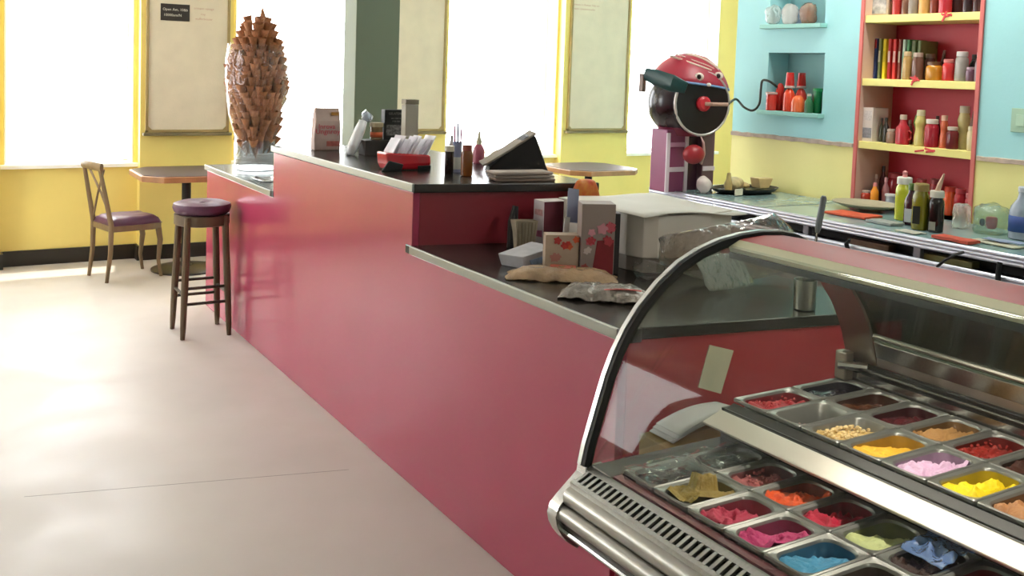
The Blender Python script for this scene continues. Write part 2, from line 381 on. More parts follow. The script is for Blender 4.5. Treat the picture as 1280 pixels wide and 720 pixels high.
# ================================================================ service counter
XC, XB, XBL = 1.611, 2.34, 2.55
YA, YN, YH, YE = 6.395, 5.03, 3.337, 2.046
def back_end(yfront, slope, x): return yfront-slope*(x-XC)
ZL, ZH = .917, 1.155
REDC = M('#a83c58', .24, 0, .05, 1.5, .03, 3, .5, .25)
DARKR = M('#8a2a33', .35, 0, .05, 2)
TOPM = M('#2c2724', .22, 0, .12, 6)
TRIMM = M('#8f8f88', .35, .7)
t = thing('service_counter', 'long red service counter with stepped dark worktops and metal edging', 'counter', (1.95, 4.2, 0))
hb = back_end(YH, .206, XB); lbk = back_end(YE, .19, XBL)
wb(MB().prism([(YE, 0), (YA, 0), (YA, ZL-.034), (YN, ZL-.034), (YN, ZH-.034), (YH, ZH-.034), (YH, ZL-.034), (YE, ZL-.034)], 0, XC, XC+.03), 'front_panel', REDC, t, bevel=.003)
wb(MB().box((XC+.03, YA-.03, 0), (XB, YA, ZL-.034)), 'end_panel', REDC, t)
wb(MB().prism([(XC+.03, YE), (XBL, lbk), (XBL, lbk+.03), (XC+.03, YE+.03)], 2, 0, ZL-.034), 'end_panel', M('#c23b45', .4, 0, .04, 3), t)
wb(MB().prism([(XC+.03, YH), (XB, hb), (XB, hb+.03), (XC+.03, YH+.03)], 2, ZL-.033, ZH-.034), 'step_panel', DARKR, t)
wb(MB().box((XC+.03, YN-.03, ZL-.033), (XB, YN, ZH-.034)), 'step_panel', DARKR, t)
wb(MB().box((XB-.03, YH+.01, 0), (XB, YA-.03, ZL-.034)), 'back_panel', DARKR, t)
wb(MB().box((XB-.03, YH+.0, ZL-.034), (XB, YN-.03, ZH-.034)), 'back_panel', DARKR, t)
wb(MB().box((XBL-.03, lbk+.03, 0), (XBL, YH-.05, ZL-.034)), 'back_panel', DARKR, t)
w1 = wb(MB().box((XC-.004, YN-.008, ZL-.034), (XB+.01, YA+.015, ZL)), 'worktop', M('#7e8583', .2, 0, .1, 5), t, bevel=.004)
w3 = wb(MB().prism([(XC-.004, YE-.01), (XBL+.01, lbk-.01), (XBL+.01, YH-.02), (XB, hb+.06), (XC-.004, YH+.05)], 2, ZL-.034, ZL), 'worktop', TOPM, t, bevel=.004)
w2 = wb(MB().prism([(XC-.004, YH-.02), (XB+.02, hb-.02), (XB+.02, YN+.008), (XC-.004, YN+.008)], 2, ZH-.034, ZH), 'worktop', TOPM, t, bevel=.004)
for y0, y1, z, w_ in ((YN+.01, YA+.015, ZL, w1), (YH-.02, YN+.008, ZH, w2), (YE-.005, YH-.005, ZL, w3)):
    wb(MB().box((XC-.014, y0, z-.030), (XC-.004, y1, z+.002)), 'edge_trim', TRIMM, w_, bevel=.003)
wb(MB().prism([(XC-.016, YE-.028), (XC+.05, YE-.035), (XC+.05, YE-.006), (XC-.016, YE-.006)], 2, ZL-.036, ZL+.003), 'corner_cap', BLACK, w3, bevel=.003)

# ================================================================ furniture by the windows
WOOD = M('#7d6647', .45, 0, .15, 14, 0, None, .5, 0, 0, '', (1, 1, .2)); WOOD2 = M('#5f4d38', .45, 0, .15, 14, 0, None, .5, 0, 0, '', (1, 1, .2))
PURP = M('#5d3850', .4, 0, .18, 9, .15, 25)
def make_stool(name, label, loc, h, r, wood, group=None, spread=1.25):
    t = thing(name, label, 'stool', loc, 0, group)
    lb(MB().lathe([(.0, h-.075), (r*.9, h-.072), (r*1.0, h-.06), (r*1.06, h-.035), (r*1.03, h-.012), (r*.8, h), (r*.35, h-.002), (.03, h-.010)], 28), 'seat_cushion', PURP, t, smooth=AUTO)
    lb(MB().lathe([(0, h-.012), (.018, h-.012), (.014, h-.004), (0, h-.003)], 12), 'button', M('#4a2b40', .4), t, smooth=True)
    lb(MB().lathe([(r*.93, h-.135), (r*1.0, h-.13), (r*1.0, h-.074), (r*.93, h-.074)], 28), 'seat_ring', wood, t, smooth=AUTO)
    lg = []
    for sx in (-1, 1):
        for sy in (-1, 1):
            a = Vector((sx*r*.68, sy*r*.68, h-.08)); b = Vector((sx*r*.68*spread, sy*r*.68*spread, 0)); lg.append((a, b))
            lb(MB().tube([b, b.lerp(a, .1), b.lerp(a, .45), a], .018, 10, [.013, .017, .021, .019]), 'leg', wood, t, smooth=AUTO)
    if h > .6:
        def pt(k, z): a, b = lg[k]; return b.lerp(a, z/a.z)
        for z, prs in ((.20, ((0, 2), (1, 3))), (.25, ((0, 1), (2, 3))), (.29, ((1, 3), (0, 2)))):
            for i, j in prs: lb(MB().tube([pt(i, z), pt(j, z)], .009, 8), 'rung', M('#3d332b', .4), t, smooth=AUTO)
    return t
sz = at(248, 249, 1, 5.76).z
make_stool('bar_stool', 'tall wooden bar stool with round purple cushion, standing at the red counter', (1.425, 5.76, 0), .775, .155, WOOD2)
make_stool('low_stool', 'low round stool with purple cushion near the far pedestal table', (5.74, 7.13, 0), .455, .14, WOOD)
def pedestal_table(label, cx, cy, half, cut, group):
    t = thing('pedestal_table', label, 'table', (cx, cy, 0), 0, group)
    def octa(h): return [(-h+cut, -h), (h-cut, -h), (h, -h+cut), (h, h-cut), (h-cut, h), (-h+cut, h), (-h, h-cut), (-h, -h+cut)]
    lb(MB().prism(octa(half), 2, .705, .748), 'table_top', M('#a5744a', .4, 0, .15, 12), t, bevel=.006)
    lb(MB().prism(octa(half-.018), 2, .748, .752), 'top_inlay', M('#40323a', .4, 0, .1, 5), t)
    lb(MB().lathe([(.034, .02), (.034, .70)], 16), 'post', BLACK, t, smooth=AUTO)
    lb(MB().lathe([(.10, .695), (.10, .705)], 16), 'top_plate', BLACK, t, smooth=AUTO)
    lb(MB().lathe([(.25, 0), (.25, .012), (.22, .022), (.05, .035), (.04, .06)], 28), 'base', M('#2a2420', .35), t, smooth=AUTO)
    return t
pedestal_table('octagonal wood-edged pedestal table beside the purple-seated wooden chair', 1.75, 7.55, .37, .13, 'pedestal tables under the windows')
pedestal_table('octagonal wood-edged pedestal table beside the low round stool', xat(734, 7.12, .4), 7.12, .37, .13, 'pedestal tables under the windows')
def chair(loc, label):
    t = thing('dining_chair', label, 'chair', loc, .24)
    W, D, h = .165, .37, .40            # half width along Y, depth along X, front at +X
    lb(MB().prism([(-.01, -W), (D*.8, -W-.02), (D, -W+.01), (D, W-.01), (D*.8, W+.02), (-.01, W)], 2, h-.045, h), 'seat_frame', WOOD, t, bevel=.008)
    def cush(u, v):
        x = -.005+u*(D+.005); y = (v*2-1)*(W+.012*math.sin(u*PI)); e = min(u, 1-u, v, 1-v)
        return (x, y, h+.05*min(1, e/.12)**.5+.006*noise.noise(Vector((u*4, v*4, 1))))
    m_ = MB().grid(cush, 16, 16); lb(m_, 'seat_cushion', PURP, t, smooth=True, solid=.004)
    for s in (-1, 1):
        lb(MB().tube([(D-.02, s*(W-.02), h-.04), (D-.005, s*(W-.02), .27), (D-.02, s*(W-.015), .12), (D, s*(W-.01), 0)], .016, 10, [.022, .02, .014, .012]), 'leg', WOOD, t, smooth=AUTO)
        lb(MB().tube([(-.03, s*(W-.01), 0), (-.005, s*(W-.01), .2), (0, s*(W-.01), h), (-.04, s*(W-.02), .62), (-.075, s*(W-.03), .81)], .016, 10, [.013, .017, .019, .016, .014]), 'leg', WOOD, t, smooth=AUTO)
        lb(MB().tube([(-.045+.004*s, s*(W-.025), .66 if 0 else .80), (-.02+.004*s, -s*.02, .62), (0+.004*s, -s*(W-.02), h+.04)], .008, 8), 'cross_slat', WOOD, t, smooth=AUTO)
    lb(MB().tube([(-.075, -W+.0, .82), (-.092, -.06, .825), (-.092, .06, .825), (-.075, W-.0, .82)], .03, 10, flat=(.5, 1)), 'top_rail', WOOD, t, smooth=AUTO)
    return t
chair((1.14, 7.44, 0), 'wooden dining chair with crossed back slats and purple seat cushion')
# ================================================================ gelato display case
E0, E1 = 1.70, -.60
CASE = thing('gelato_display_case', 'curved-glass gelato display case with steel rails and red canopy', 'display case', (1.65, .55, 0))
GC = [(1.252, .735), (1.262, .781), (1.277, .828), (1.292, .876), (1.309, .928), (1.331, .98), (1.359, 1.028), (1.394, 1.073), (1.447, 1.123), (1.507, 1.165), (1.565, 1.191), (1.628, 1.209), (1.692, 1.219), (1.759, 1.223), (1.825, 1.219), (1.88, 1.209), (1.925, 1.190)]
RC = [(1.935, 1.165), (1.955, 1.115), (1.985, 1.078), (2.015, 1.043), (2.042, 1.0), (2.064, .953), (2.080, .908), (2.093, .850)]
def nrm(c, i):
    a = Vector(c[max(i-1, 0)]); b = Vector(c[min(i+1, len(c)-1)]); d = (b-a).normalized(); return Vector((-d.y, d.x))
def sweep(c, a0, a1, y0, y1):
    L = []
    for i, p in enumerate(c):
        n = nrm(c, i); q = Vector(p); s = q+n*a0; e = q+n*a1
        L.append([(s.x, y0, s.y), (e.x, y0, e.y), (e.x, y1, e.y), (s.x, y1, s.y)])
    return MB().loops(L)
def seg(c, x0, x1): return [p for p in c if x0 <= p[0] <= x1]
def along(c, x):
    for p, q in zip(c, c[1:]):
        if p[0] <= x <= q[0]: k = (x-p[0])/(q[0]-p[0]); return (x, p[1]+k*(q[1]-p[1]))
XF, XM1, XM2 = 1.642, 1.676, 1.868
cf = seg(GC, 0, XF)+[along(GC, XF)]
for y0, y1 in ((1.688, E0+.014), (E1-.014, E1+.012)):
    wb(sweep(GC, .0, .006, y0+.013, y1), 'rim_strip', M('#dcdbd6', .25, .7), CASE, smooth=AUTO)
    wb(sweep(GC, -.017, -.0005, y0+.002, y1-.003).add(*(lambda m: (m.v, m.f))(sweep(GC, -.002, .004, y0+.002, y0+.0125))), 'rim_gasket', RUBBER, CASE, smooth=AUTO)
wb(sweep(cf, -.012, -.008, E1+.012, 1.687), 'front_glass', CASEGLASS, CASE, smooth=AUTO)
inner = [(p[0]-nrm(GC, i).x*.014, p[1]-nrm(GC, i).y*.014) for i, p in enumerate(GC)]
wb(MB().prism(inner+[(2.08, .85), (2.07, .75), (1.266, .745)] if 0 else inner+RC+[(2.085, .80), (1.262, .742)], 1, 1.682, 1.687), 'end_glass', CASEGLASS, CASE)
CREAM = M('#c9c5a2', .4); CANR = M('#a8302d', .45, 0, .04, 3, 0, None, .3)
c1 = [along(GC, XF), along(GC, XM1)]; c2 = [along(GC, XM1)]+seg(GC, XM1+.001, XM2-.001)+[along(GC, XM2)]; c3 = [along(GC, XM2)]+seg(GC, XM2+.001, 1.93)
c1[0] = (c1[0][0], c1[0][1]-.010)
for nm, c, m in (('canopy_front_strip', c1, CREAM), ('canopy_panel', c2, CANR), ('canopy_rear_strip', c3, M('#b6c4ae', .4))):
    wb(sweep(c, -.016, -.004, E1+.012, 1.686), nm, m, CASE, smooth=AUTO)
wb(MB().box((1.644, E1+.02, 1.172), (1.652, 1.684, 1.186)), 'canopy_seal', RUBBER, CASE)
wb(MB().box((1.80, E1+.1, 1.176), (1.84, 1.60, 1.192)), 'canopy_stiffener', M('#4a4742', .7), CASE)
wb(MB().box((1.700, E1+.1, 1.178), (1.725, 1.60, 1.186)), 'lamp_strip', M('#fff0d8', .5, 0, 0, 1, 0, None, .5, 0, 1.0), CASE)
area('case_lamp_light', (1.712, .5, 1.176), .025, 2.1, 8.0, (1, .93, .84))
rp = wb(sweep(RC, -.012, .012, 1.585, 1.681), 'rear_post', M('#a3988c', .3, .9), CASE, smooth=AUTO)
for k in (1.60, 1.625, 1.66): wb(sweep(RC[:-1], .010, .017, k-.004, k+.004), 'post_rib', STEEL2, rp, smooth=AUTO)
wb(sweep(RC, -.012, .012, E1+.012, E1+.10), 'rear_post', M('#a3988c', .3, .9), CASE, smooth=AUTO)
rw = wb(sweep(RC[1:6], -.004, .0, E1+.10, 1.585), 'rear_window', clear('rear_glass', '#9aa498', 1.3, .04), CASE, smooth=AUTO)
wb(sweep(RC[5:7], -.012, .014, E1+.10, 1.584), 'window_rail', STEEL, rw, bevel=.003)
wb(sweep(RC[:2], -.012, .012, E1+.10, 1.584), 'window_rail', M('#544f48', .4, .8), rw)
wb(MB().tube([(2.052, E1+.1, .963), (2.052, 1.58, .963)], .007, 8), 'window_bead', M('#8d897f', .3, .8), rw, smooth=AUTO)
wb(MB().prism([(2.075, .882), (2.085, .882), (2.085, .955), (2.064, .955)], 1, E1+.1, 1.584), 'rear_ledge', M('#a89d95', .38, .9), CASE)
wb(MB().box((2.064, E1+.02, .918), (2.070, 1.58, .922)), 'ledge_groove', RUBBER, CASE)
wb(MB().box((2.064, E1+.02, .851), (2.080, 1.66, .881)), 'rear_gasket', BLACK, CASE, bevel=.003)
wb(MB().tube([(2.062, E1+.02, .866), (2.062, 1.65, .866)], .004, 8), 'gasket_bead', DSTEEL, CASE, smooth=AUTO)
wb(MB().box((2.070, E1+.02, .60), (2.10, 1.681, .850)), 'rear_wall', STEEL2, CASE)
br = wb(MB().box((2.03, 1.645, .832), (2.062, 1.680, .905)), 'post_bracket', M('#9b9285', .35, .9), CASE, bevel=.004)
wb(MB().tube([(2.02, 1.66, .873), (2.06, 1.60, .876)], .012, 10), 'bracket_knob', STEEL2, br, smooth=AUTO)
# tiers
ZLO, ZUP = .75, .83
wb(MB().box((1.262, E1+.02, .60), (2.07, 1.681, .62)), 'well_floor', M('#33302d', .4), CASE)
wb(MB().box((1.262, 1.613, .621), (1.655, 1.681, .742)), 'end_deck', M('#4d4742', .25, .8), CASE, bevel=.003)
wb(MB().box((1.268, E1+.02, .66), (1.2905, 1.612, .741)), 'front_deck', M('#7a3a42', .18, .5), CASE)  # red in the deck's colour stands for the counter's reflection
wb(MB().box((1.6415, E1+.02, .621), (1.6700, 1.681, .812)), 'tier_riser', M('#171615', .3), CASE)
wb(MB().prism([(1.560, .798), (1.618, .818), (1.622, .812), (1.566, .790)], 1, E1+.02, 1.660), 'tier_rail', M('#d9d2c8', .4, .6), CASE, bevel=.003)
wb(MB().prism([(1.6185, .800), (1.669, .822), (1.669, .813), (1.640, .800)], 1, E1+.02, 1.670), 'tier_gasket', M('#2a2826', .4), CASE)
for yb in (1.45, .9, .3, -.3): wb(MB().box((1.585, yb-.006, .775), (1.642, yb+.006, .797)), 'rail_bracket', BLACK, CASE)
# nose: vent grille, bumper rails, end cap
vc = wb(MB().prism([(1.214, .708), (1.222, .700), (1.262, .718), (1.262, .728)], 1, E1, 1.686), 'vent_channel', M('#0e0d0c', .6), CASE)
wb(MB().prism([(1.209, .712), (1.219, .716), (1.221, .702), (1.211, .698)], 1, E1, 1.686), 'vent_edge', STEEL, vc)
wb(MB().prism([(1.249, .731), (1.264, .738), (1.266, .724), (1.251, .718)], 1, E1, 1.686), 'vent_edge', STEEL, vc)
NS = 125; pitch = (1.675-E1)/NS
bm_ = MB().prism([(-.017, -.0065), (.017, .0090), (.018, .003), (-.016, -.0125)], 1, -.0042, .0042)
b0 = wb(bm_.xf(T(1.234, 1.675, .7225)), 'vent_bar', STEEL, vc)
for k in range(1, NS):
    o = b0.copy(); COL.objects.link(o); o.location = b0.location+Vector((0, -pitch*k, 0))
wb(MB().tube([(1.214, E1, .679), (1.214, 1.688, .679)], .0215, 16), 'bumper_rail', M('#a9a69e', .33, .9), CASE, smooth=AUTO)
wb(MB().tube([(1.200, E1, .642), (1.200, 1.688, .642)], .0185, 16), 'bumper_rail', M('#a9a69e', .33, .9), CASE, smooth=AUTO)
wb(MB().prism([(1.196, .625), (1.23, .625), (1.262, .60), (1.42, .56), (1.42, .52), (1.26, .545), (1.215, .585)], 1, E1, 1.688), 'nose_underside', M('#191817', .35), CASE)
wb(MB().tube([(1.208, E1, .598), (1.208, 1.688, .598)], .007, 8), 'underside_bead', STEEL2, CASE, smooth=AUTO)
EC = [(1.24, .558), (1.213, .578), (1.195, .600), (1.184, .620), (1.180, .638), (1.186, .656), (1.200, .670), (1.254, .714), (1.258, .733)]
for y0, y1 in ((1.6885, 1.722), (E1-.03, E1)):
    wb(sweep(EC, -.010, .004, y0, y1), 'end_cap_rim', STEEL2, CASE, smooth=AUTO)
    wb(MB().prism(EC+[(1.42, .56)][:0]+[(1.30, .735), (1.30, .56)], 1, y0+.002, y1-.022), 'end_cap', M('#7a766f', .4, .8), CASE)
wb(MB().box((1.42, E1, .08), (2.10, 1.69, .60)), 'body', M('#5a1f27', .4), CASE, bevel=.004)
wb(MB().box((1.46, E1+.04, 0), (2.06, 1.65, .08)), 'plinth', BLACK, CASE)
wb(MB().box((1.266, E1-.012, .60), (2.09, E1, .74)), 'near_end_panel', STEEL, CASE)
s4 = [at(*p, 1, 1.688) for p in ((884, 430), (914, 437), (898, 491), (870, 483))]
wb(MB().prism([(p.x, p.z) for p in s4], 1, 1.6795, 1.6815), 'glass_sticker', M('#93937c', .6, 0, .06, 30), CASE)
# ---------------------------------------------------------------- pans
def rrect(hx, hy, r, n=8):
    pts = []
    for cx, cy, a in ((hx-r, hy-r, 0), (-hx+r, hy-r, PI/2), (-hx+r, -hy+r, PI), (hx-r, -hy+r, 1.5*PI)):
        for k in range(n): t_ = a+PI/2*k/(n-1); pts.append((cx+r*math.cos(t_), cy+r*math.sin(t_)))
    return pts
PANM = M('#8f8e8a', .32, .6); PANS = {}
def pan_mesh(w_, d_):
    k = (round(w_, 3), round(d_, 3))
    if k in PANS: return PANS[k]
    hx, hy = w_/2-.0012, d_/2-.0012
    L = []
    for ex, r, z in ((0, .006, -.007), (0, .006, -.0005), (.0025, .006, .0015), (.006, .006, .0002), (.010, .026, -.0015), (.0125, .026, -.006), (.0165, .026, -.085), (.022, .022, -.088)):
        L.append([(x, y, z) for x, y in rrect(hx-ex, hy-ex*.85, r)])
    mb = MB().loops(L, cap0=False)
    o = mb.build('pan', PANM, None, smooth=AUTO); me = o.data; bpy.data.objects.remove(o); PANS[k] = me; return me
def gelato(mb, hx, hy, seed, fill, tilt, rough, cut, peak=0):
    """a scooped mound: high towards the front, hollowed towards the back"""
    NR, base = 18, rrect(1, 1, .5, 11); vs = []; fs = []; n = len(base)
    def hgt(x, y):
        v = Vector((x*2.2+seed*5.1, y*1.6+seed*2.3, seed))
        h = fill-tilt*x-.25*tilt*y+rough*noise.noise(v)+rough*.55*noise.noise(v*2.7)+rough*.35*noise.noise(v*6)
        if cut: h -= cut*max(0, min(1, (x*.75+y*.55-.12)*1.6))
        h += peak*max(0, min(1, (1-(abs(x-.12)/.42)**4-(abs(y-.1)/.5)**4)*2))
        return max(-.083, min(.04, h))
    vs.append((0, 0, hgt(0, 0)))
    for k in range(1, NR+1):
        s = k/NR
        for x, y in base:
            z = hgt(x*s, y*s); taper = 1-.035*min(1, max(0, -z/.085)); vs.append((x*s*hx*taper, y*s*hy*taper, z-(.004*(s**8))))
    for i in range(n): fs.append((0, 1+i, 1+(i+1) % n))
    for k in range(NR-1):
        for i in range(n): a = 1+k*n+i; b = 1+k*n+(i+1) % n; fs.append((a, a+n, b+n, b))
    return mb.add(vs, fs)
CW, PL = (1.292, 1.467, 1.640), .1015
CU_, PU = (1.6725, 1.870, 2.064), .1055
PANLIST = [ # tier, column, row, hex, kind, label
 ('l', 0, 0, '#2e2428', 'film', 'steel pan of dark gelato under clinging film, corner of the lower tier'),
 ('l', 1, 0, '#3f443b', 'film', 'steel pan of grey-green gelato under film in the lower tier'),
 ('l', 0, 1, '#a48a45', 'tall', 'steel pan of piled khaki pistachio gelato in the lower tier'),
 ('l', 1, 1, '#b96868', 'crumb', 'steel pan of crumbly dusty-pink gelato in the lower tier'),
 ('l', 0, 2, '#cf3a5c', 'soft', 'steel pan of raspberry-red gelato next to the khaki one'),
 ('l', 1, 2, '#f4602a', 'soft', 'steel pan of bright orange gelato in the lower tier'),
 ('l', 0, 3, '#d4417f', 'soft', 'steel pan of hot pink gelato beside the blue one'),
 ('l', 1, 3, '#c61d40', 'soft', 'steel pan of deep crimson gelato beside the orange one'),
 ('l', 0, 4, '#4a9cc8', 'smooth', 'steel pan of sky blue gelato in the lower tier'),
 ('l', 1, 4, '#cfd596', 'smooth', 'steel pan of pale green gelato in the lower tier'),
 ('l', 0, 5, '#4a3524', 'low', 'nearly empty steel pan with brown gelato beyond the blue one'),
 ('l', 1, 5, '#3a211b', 'soft', 'steel pan of dark chocolate gelato partly under crumpled film'),
 ('l', 0, 6, '#8a5c3a', 'soft', 'steel pan of caramel gelato in the lower tier'),
 ('l', 1, 6, '#c4343a', 'soft', 'steel pan of red gelato after the dark chocolate one'),
 ('u', 0, 0, '#b33a40', 'crumb', 'steel pan of dark red berry gelato at the end of the upper tier'),
 ('u', 1, 0, '#3a3640', 'low', 'steel pan of blackish sauce in the back corner of the upper tier'),
 ('u', 0, 1, '#8c8580', 'empty', 'almost empty steel pan with a scrap of pinkish crumbs'),
 ('u', 1, 1, '#5c3322', 'low', 'steel pan of glossy brown caramel pieces in the upper tier'),
 ('u', 0, 2, '#d9b877', 'nuts', 'steel pan of chopped nuts in the upper tier'),
 ('u', 1, 2, '#5e2029', 'low', 'steel pan of dark cherry sauce in the upper tier'),
 ('u', 0, 3, '#efb83c', 'smooth', 'steel pan of mango-yellow gelato in the upper tier'),
 ('u', 1, 3, '#b98a55', 'soft', 'steel pan of light coffee-brown gelato in the upper tier'),
 ('u', 0, 4, '#d9b3d2', 'soft', 'steel pan of pale lilac gelato in the upper tier'),
 ('u', 1, 4, '#9c2a22', 'crumb', 'steel pan of shiny red syrup with white flakes in the upper tier'),
 ('u', 0, 5, '#f2d21e', 'soft', 'steel pan of lemon-yellow gelato in the upper tier'),
 ('u', 1, 5, '#4a2a22', 'soft', 'steel pan of dark brown gelato beside the lemon-yellow one'),
 ('u', 0, 6, '#a9774f', 'soft', 'steel pan of hazelnut-brown gelato next to the lemon-yellow one'),
 ('u', 1, 6, '#6a3a2a', 'soft', 'steel pan of mocha gelato in the back row of the upper tier')]
KIND = {'soft': (-.009, .003, .018, .024), 'smooth': (-.009, .003, .008, .022), 'tall': (.000, .006, .012, .020), 'crumb': (-.012, .002, .014, .016),
        'low': (-.016, .001, .008, .008), 'nuts': (-.013, .003, .008, .010), 'empty': (-.050, .002, .003, .004), 'film': (-.010, .002, .006, .004)}
for q, (tier, c, r, hx_, kind, lab) in enumerate(PANLIST):
    xs, P_, z, y0 = (CW, PL, ZLO, 1.6115) if tier == 'l' else (CU_, PU, ZUP, 1.6800)
    xa, xb = xs[c], xs[c+1]; yc = y0-P_*(r+.5)
    t = thing('gelato_pan', lab, 'gelato pan', ((xa+xb)/2, yc, z), 0, 'steel pans in the gelato case')
    o = bpy.data.objects.new('pan', pan_mesh(xb-xa, P_)); COL.objects.link(o); o.parent = t
    f_, ti, ro, cu = KIND[kind]; hx, hy = (xb-xa)/2-.0135, P_/2-.0125
    gm = M(hx_, .5 if kind != 'low' else .15, 0, .10, 60, .35 if kind != 'low' else .1, 160, .3 if kind != 'low' else .5)
    if kind == 'empty':
        gm = M('#7d7670', .3, .6)
    g = gelato(MB(), hx, hy, q+1, f_, ti, ro, cu, .034 if kind == 'tall' else 0).build('gelato', gm, t, world=False, smooth=True)
    if kind in ('soft', 'smooth', 'tall', 'low', 'crumb'):      # gelato smeared up the pan's walls
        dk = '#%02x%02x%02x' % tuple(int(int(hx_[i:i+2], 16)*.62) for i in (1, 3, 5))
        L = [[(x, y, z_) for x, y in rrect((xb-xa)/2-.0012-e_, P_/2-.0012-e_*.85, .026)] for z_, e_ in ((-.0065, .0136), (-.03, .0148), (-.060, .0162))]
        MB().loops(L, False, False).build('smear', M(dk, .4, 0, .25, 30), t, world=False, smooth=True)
    rr = random.Random(q)
    if kind in ('nuts', 'empty', 'crumb'):
        mb = MB(); n_ = {'nuts': 70, 'empty': 12, 'crumb': 45}[kind]
        for _ in range(n_):
            if kind == 'empty': x, y, zz = -.02+rr.gauss(0, .012), rr.gauss(0, .008), -.045+rr.uniform(0, .02)
            else:
                x, y = rr.uniform(-.85, .6)*hx, rr.uniform(-.8, .75)*hy; zz = f_-ti*x/hx+rr.uniform(-.002, .008)
            s = rr.uniform(.003, .006)*(1.15 if kind == 'nuts' else .8)
            mb.ball((x, y, zz), (s, s*.8, s*.7), 6, 4)
        mb.jig(.002, 120, q)
        o = mb.build({'nuts': 'nut_pieces', 'empty': 'crumbs', 'crumb': 'gelato_crumbs'}[kind], M({'nuts': '#dcc08a', 'empty': '#c49a90', 'crumb': hx_}[kind], .6, 0, .25, 150), t, world=False); o['kind'] = 'stuff'
    if kind == 'film':
        o = MB().grid(lambda u, v: ((u*2-1)*(xb-xa)*.485, (v*2-1)*P_*.48, .003+.010*(.5+noise.noise(Vector((u*5, v*4, q))))), 14, 10).build('cling_film', CELLO, t, world=False, smooth=True, solid=.0006)
# crumpled film over the chocolate pan
yc = 1.6115-PL*5.4
mb = MB().grid(lambda u, v: (1.520+.098*u, yc-.062+.088*v, ZLO+.009+.020*math.sin(PI*min(1, u*1.1))*(.5+.9*noise.noise(Vector((u*5, v*5, 3))))+.012*u*u), 26, 18)
mb.jig(.004, 40, 4)
o = mb.build('plastic_wrap', clear('blue_film', '#d4e0f4', 2.2, .12, .6, '#8fb8f8', 1.0, 40), None, smooth=True, solid=.0006)
tag(o, 'crumpled bluish plastic wrap lying on the dark chocolate gelato', 'plastic wrap')
# ================================================================ back counter along the turquoise wall
ZB, XB0, YB1 = .85, 4.155, 5.03
t = thing('back_counter', 'grey-topped back counter with ridged aluminium edging and lower rail', 'counter', (4.5, 2.2, 0))
y0 = YF+.9
wb(MB().box((XB0+.03, y0, ZB-.03), (XR-.013, YB1, ZB)), 'worktop', M('#86a3a3', .2, 0, .08, 4, 0, None, .5, .2), t, bevel=.003)
for k in range(3): wb(MB().tube([(XB0+.016, y0, ZB-.006-.017*k), (XB0+.016, YB1+.005, ZB-.006-.017*k)], .0105, 10), 'edge_ridge', ALU, t, smooth=AUTO)
wb(MB().box((XB0+.012, y0, ZB-.048), (XB0+.03, YB1+.003, ZB+.001)), 'edge_core', M('#4c4f5a', .4, .7), t)
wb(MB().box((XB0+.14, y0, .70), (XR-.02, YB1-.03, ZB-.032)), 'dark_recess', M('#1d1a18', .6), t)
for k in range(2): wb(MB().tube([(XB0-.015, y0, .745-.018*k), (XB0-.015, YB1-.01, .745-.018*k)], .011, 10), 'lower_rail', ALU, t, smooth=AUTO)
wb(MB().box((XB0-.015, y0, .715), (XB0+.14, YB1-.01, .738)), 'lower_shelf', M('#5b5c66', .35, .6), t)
wb(MB().box((XB0+.0, y0, .08), (XR-.02, YB1-.03, .715)), 'cabinet_body', M('#77736f', .4, .3, .05, 3), t)
wb(MB().box((XB0+.06, y0, 0), (XR-.04, YB1-.06, .08)), 'plinth', BLACK, t)
for y in (4.86, 4.42, 3.7, 3.0, 2.3): wb(MB().box((XB0+.02, y-.02, .738), (XB0+.05, y+.02, ZB-.048)), 'bracket', M('#8f9196', .4, .6), t, bevel=.003)
for py_, xs in (((4.62), 0), ((4.05), 1)): wb(MB().box((XB0+.035, py_-.003, ZB-.0005), (XR-.014, py_+.003, ZB+.0015)), 'worktop_seam', M('#3f5557', .5), t)
# things tucked into the slot under the worktop
def small(mb, name, mat, label, cat, group=None, **k):
    return tag(mb.build(name, mat, None, **k), label, cat, group)
small(MB().box((4.19, 4.55, .739), (4.28, 4.78, .795)), 'carton', M('#b98d4a', .6, 0, .1, 10), 'tan carton pushed into the slot under the back worktop', 'box', bevel=.003)
small(MB().ball((4.24, 4.94, .7755), (.03, .035, .030), 14, 8).jig(.004, 40, 2), 'orange_packet', M('#d0703c', .5, 0, .2, 30), 'small orange packet in the slot under the striped machine', 'packet', smooth=True)
for k, (y, c_) in enumerate(((3.32, '#6a4a30'), (2.86, '#7a7440'))):
    small(MB().box((4.215, y-.13, .7395), (4.275, y+.13, .772)), 'folded_bag', M(c_, .6, 0, .2, 30), ['brown folded bag in the dark slot under the worktop', 'olive folded bag in the dark slot under the worktop'][k], 'bag', bevel=.004)
# black straps and clips over the lower rail
def strap(pts, label, r=.014):
    small(MB().tube(pts, r, 8, flat=(1, .45)), 'strap', RUBBER, label, 'strap', smooth=AUTO)
X_ = XB0-.045
def wp(px, py, X): p = at(px, py, 0, X); return (X, p.y, p.z)
strap([wp(1172, 333, X_-.03), wp(1180, 326, X_-.03), wp(1192, 319, X_-.02), wp(1205, 315, X_+.01)], 'black strap curling from the lower rail to the slot')
strap([wp(1247, 356, X_), wp(1248, 340, X_), wp(1250, 328, X_+.01)], 'black upright strap clipped over the lower rail', .018)
strap([wp(1060, 313, X_), wp(1058, 305, X_-.005), wp(1062, 299, X_)], 'small black clip gripping the lower rail', .016)
small(MB().tube([wp(893, 268, X_), wp(892, 257, X_+.03)], .014, 10), 'rail_knob', M('#c7c9cc', .3, .5), 'small pale knob with dark foot on the lower rail', 'knob', smooth=AUTO)

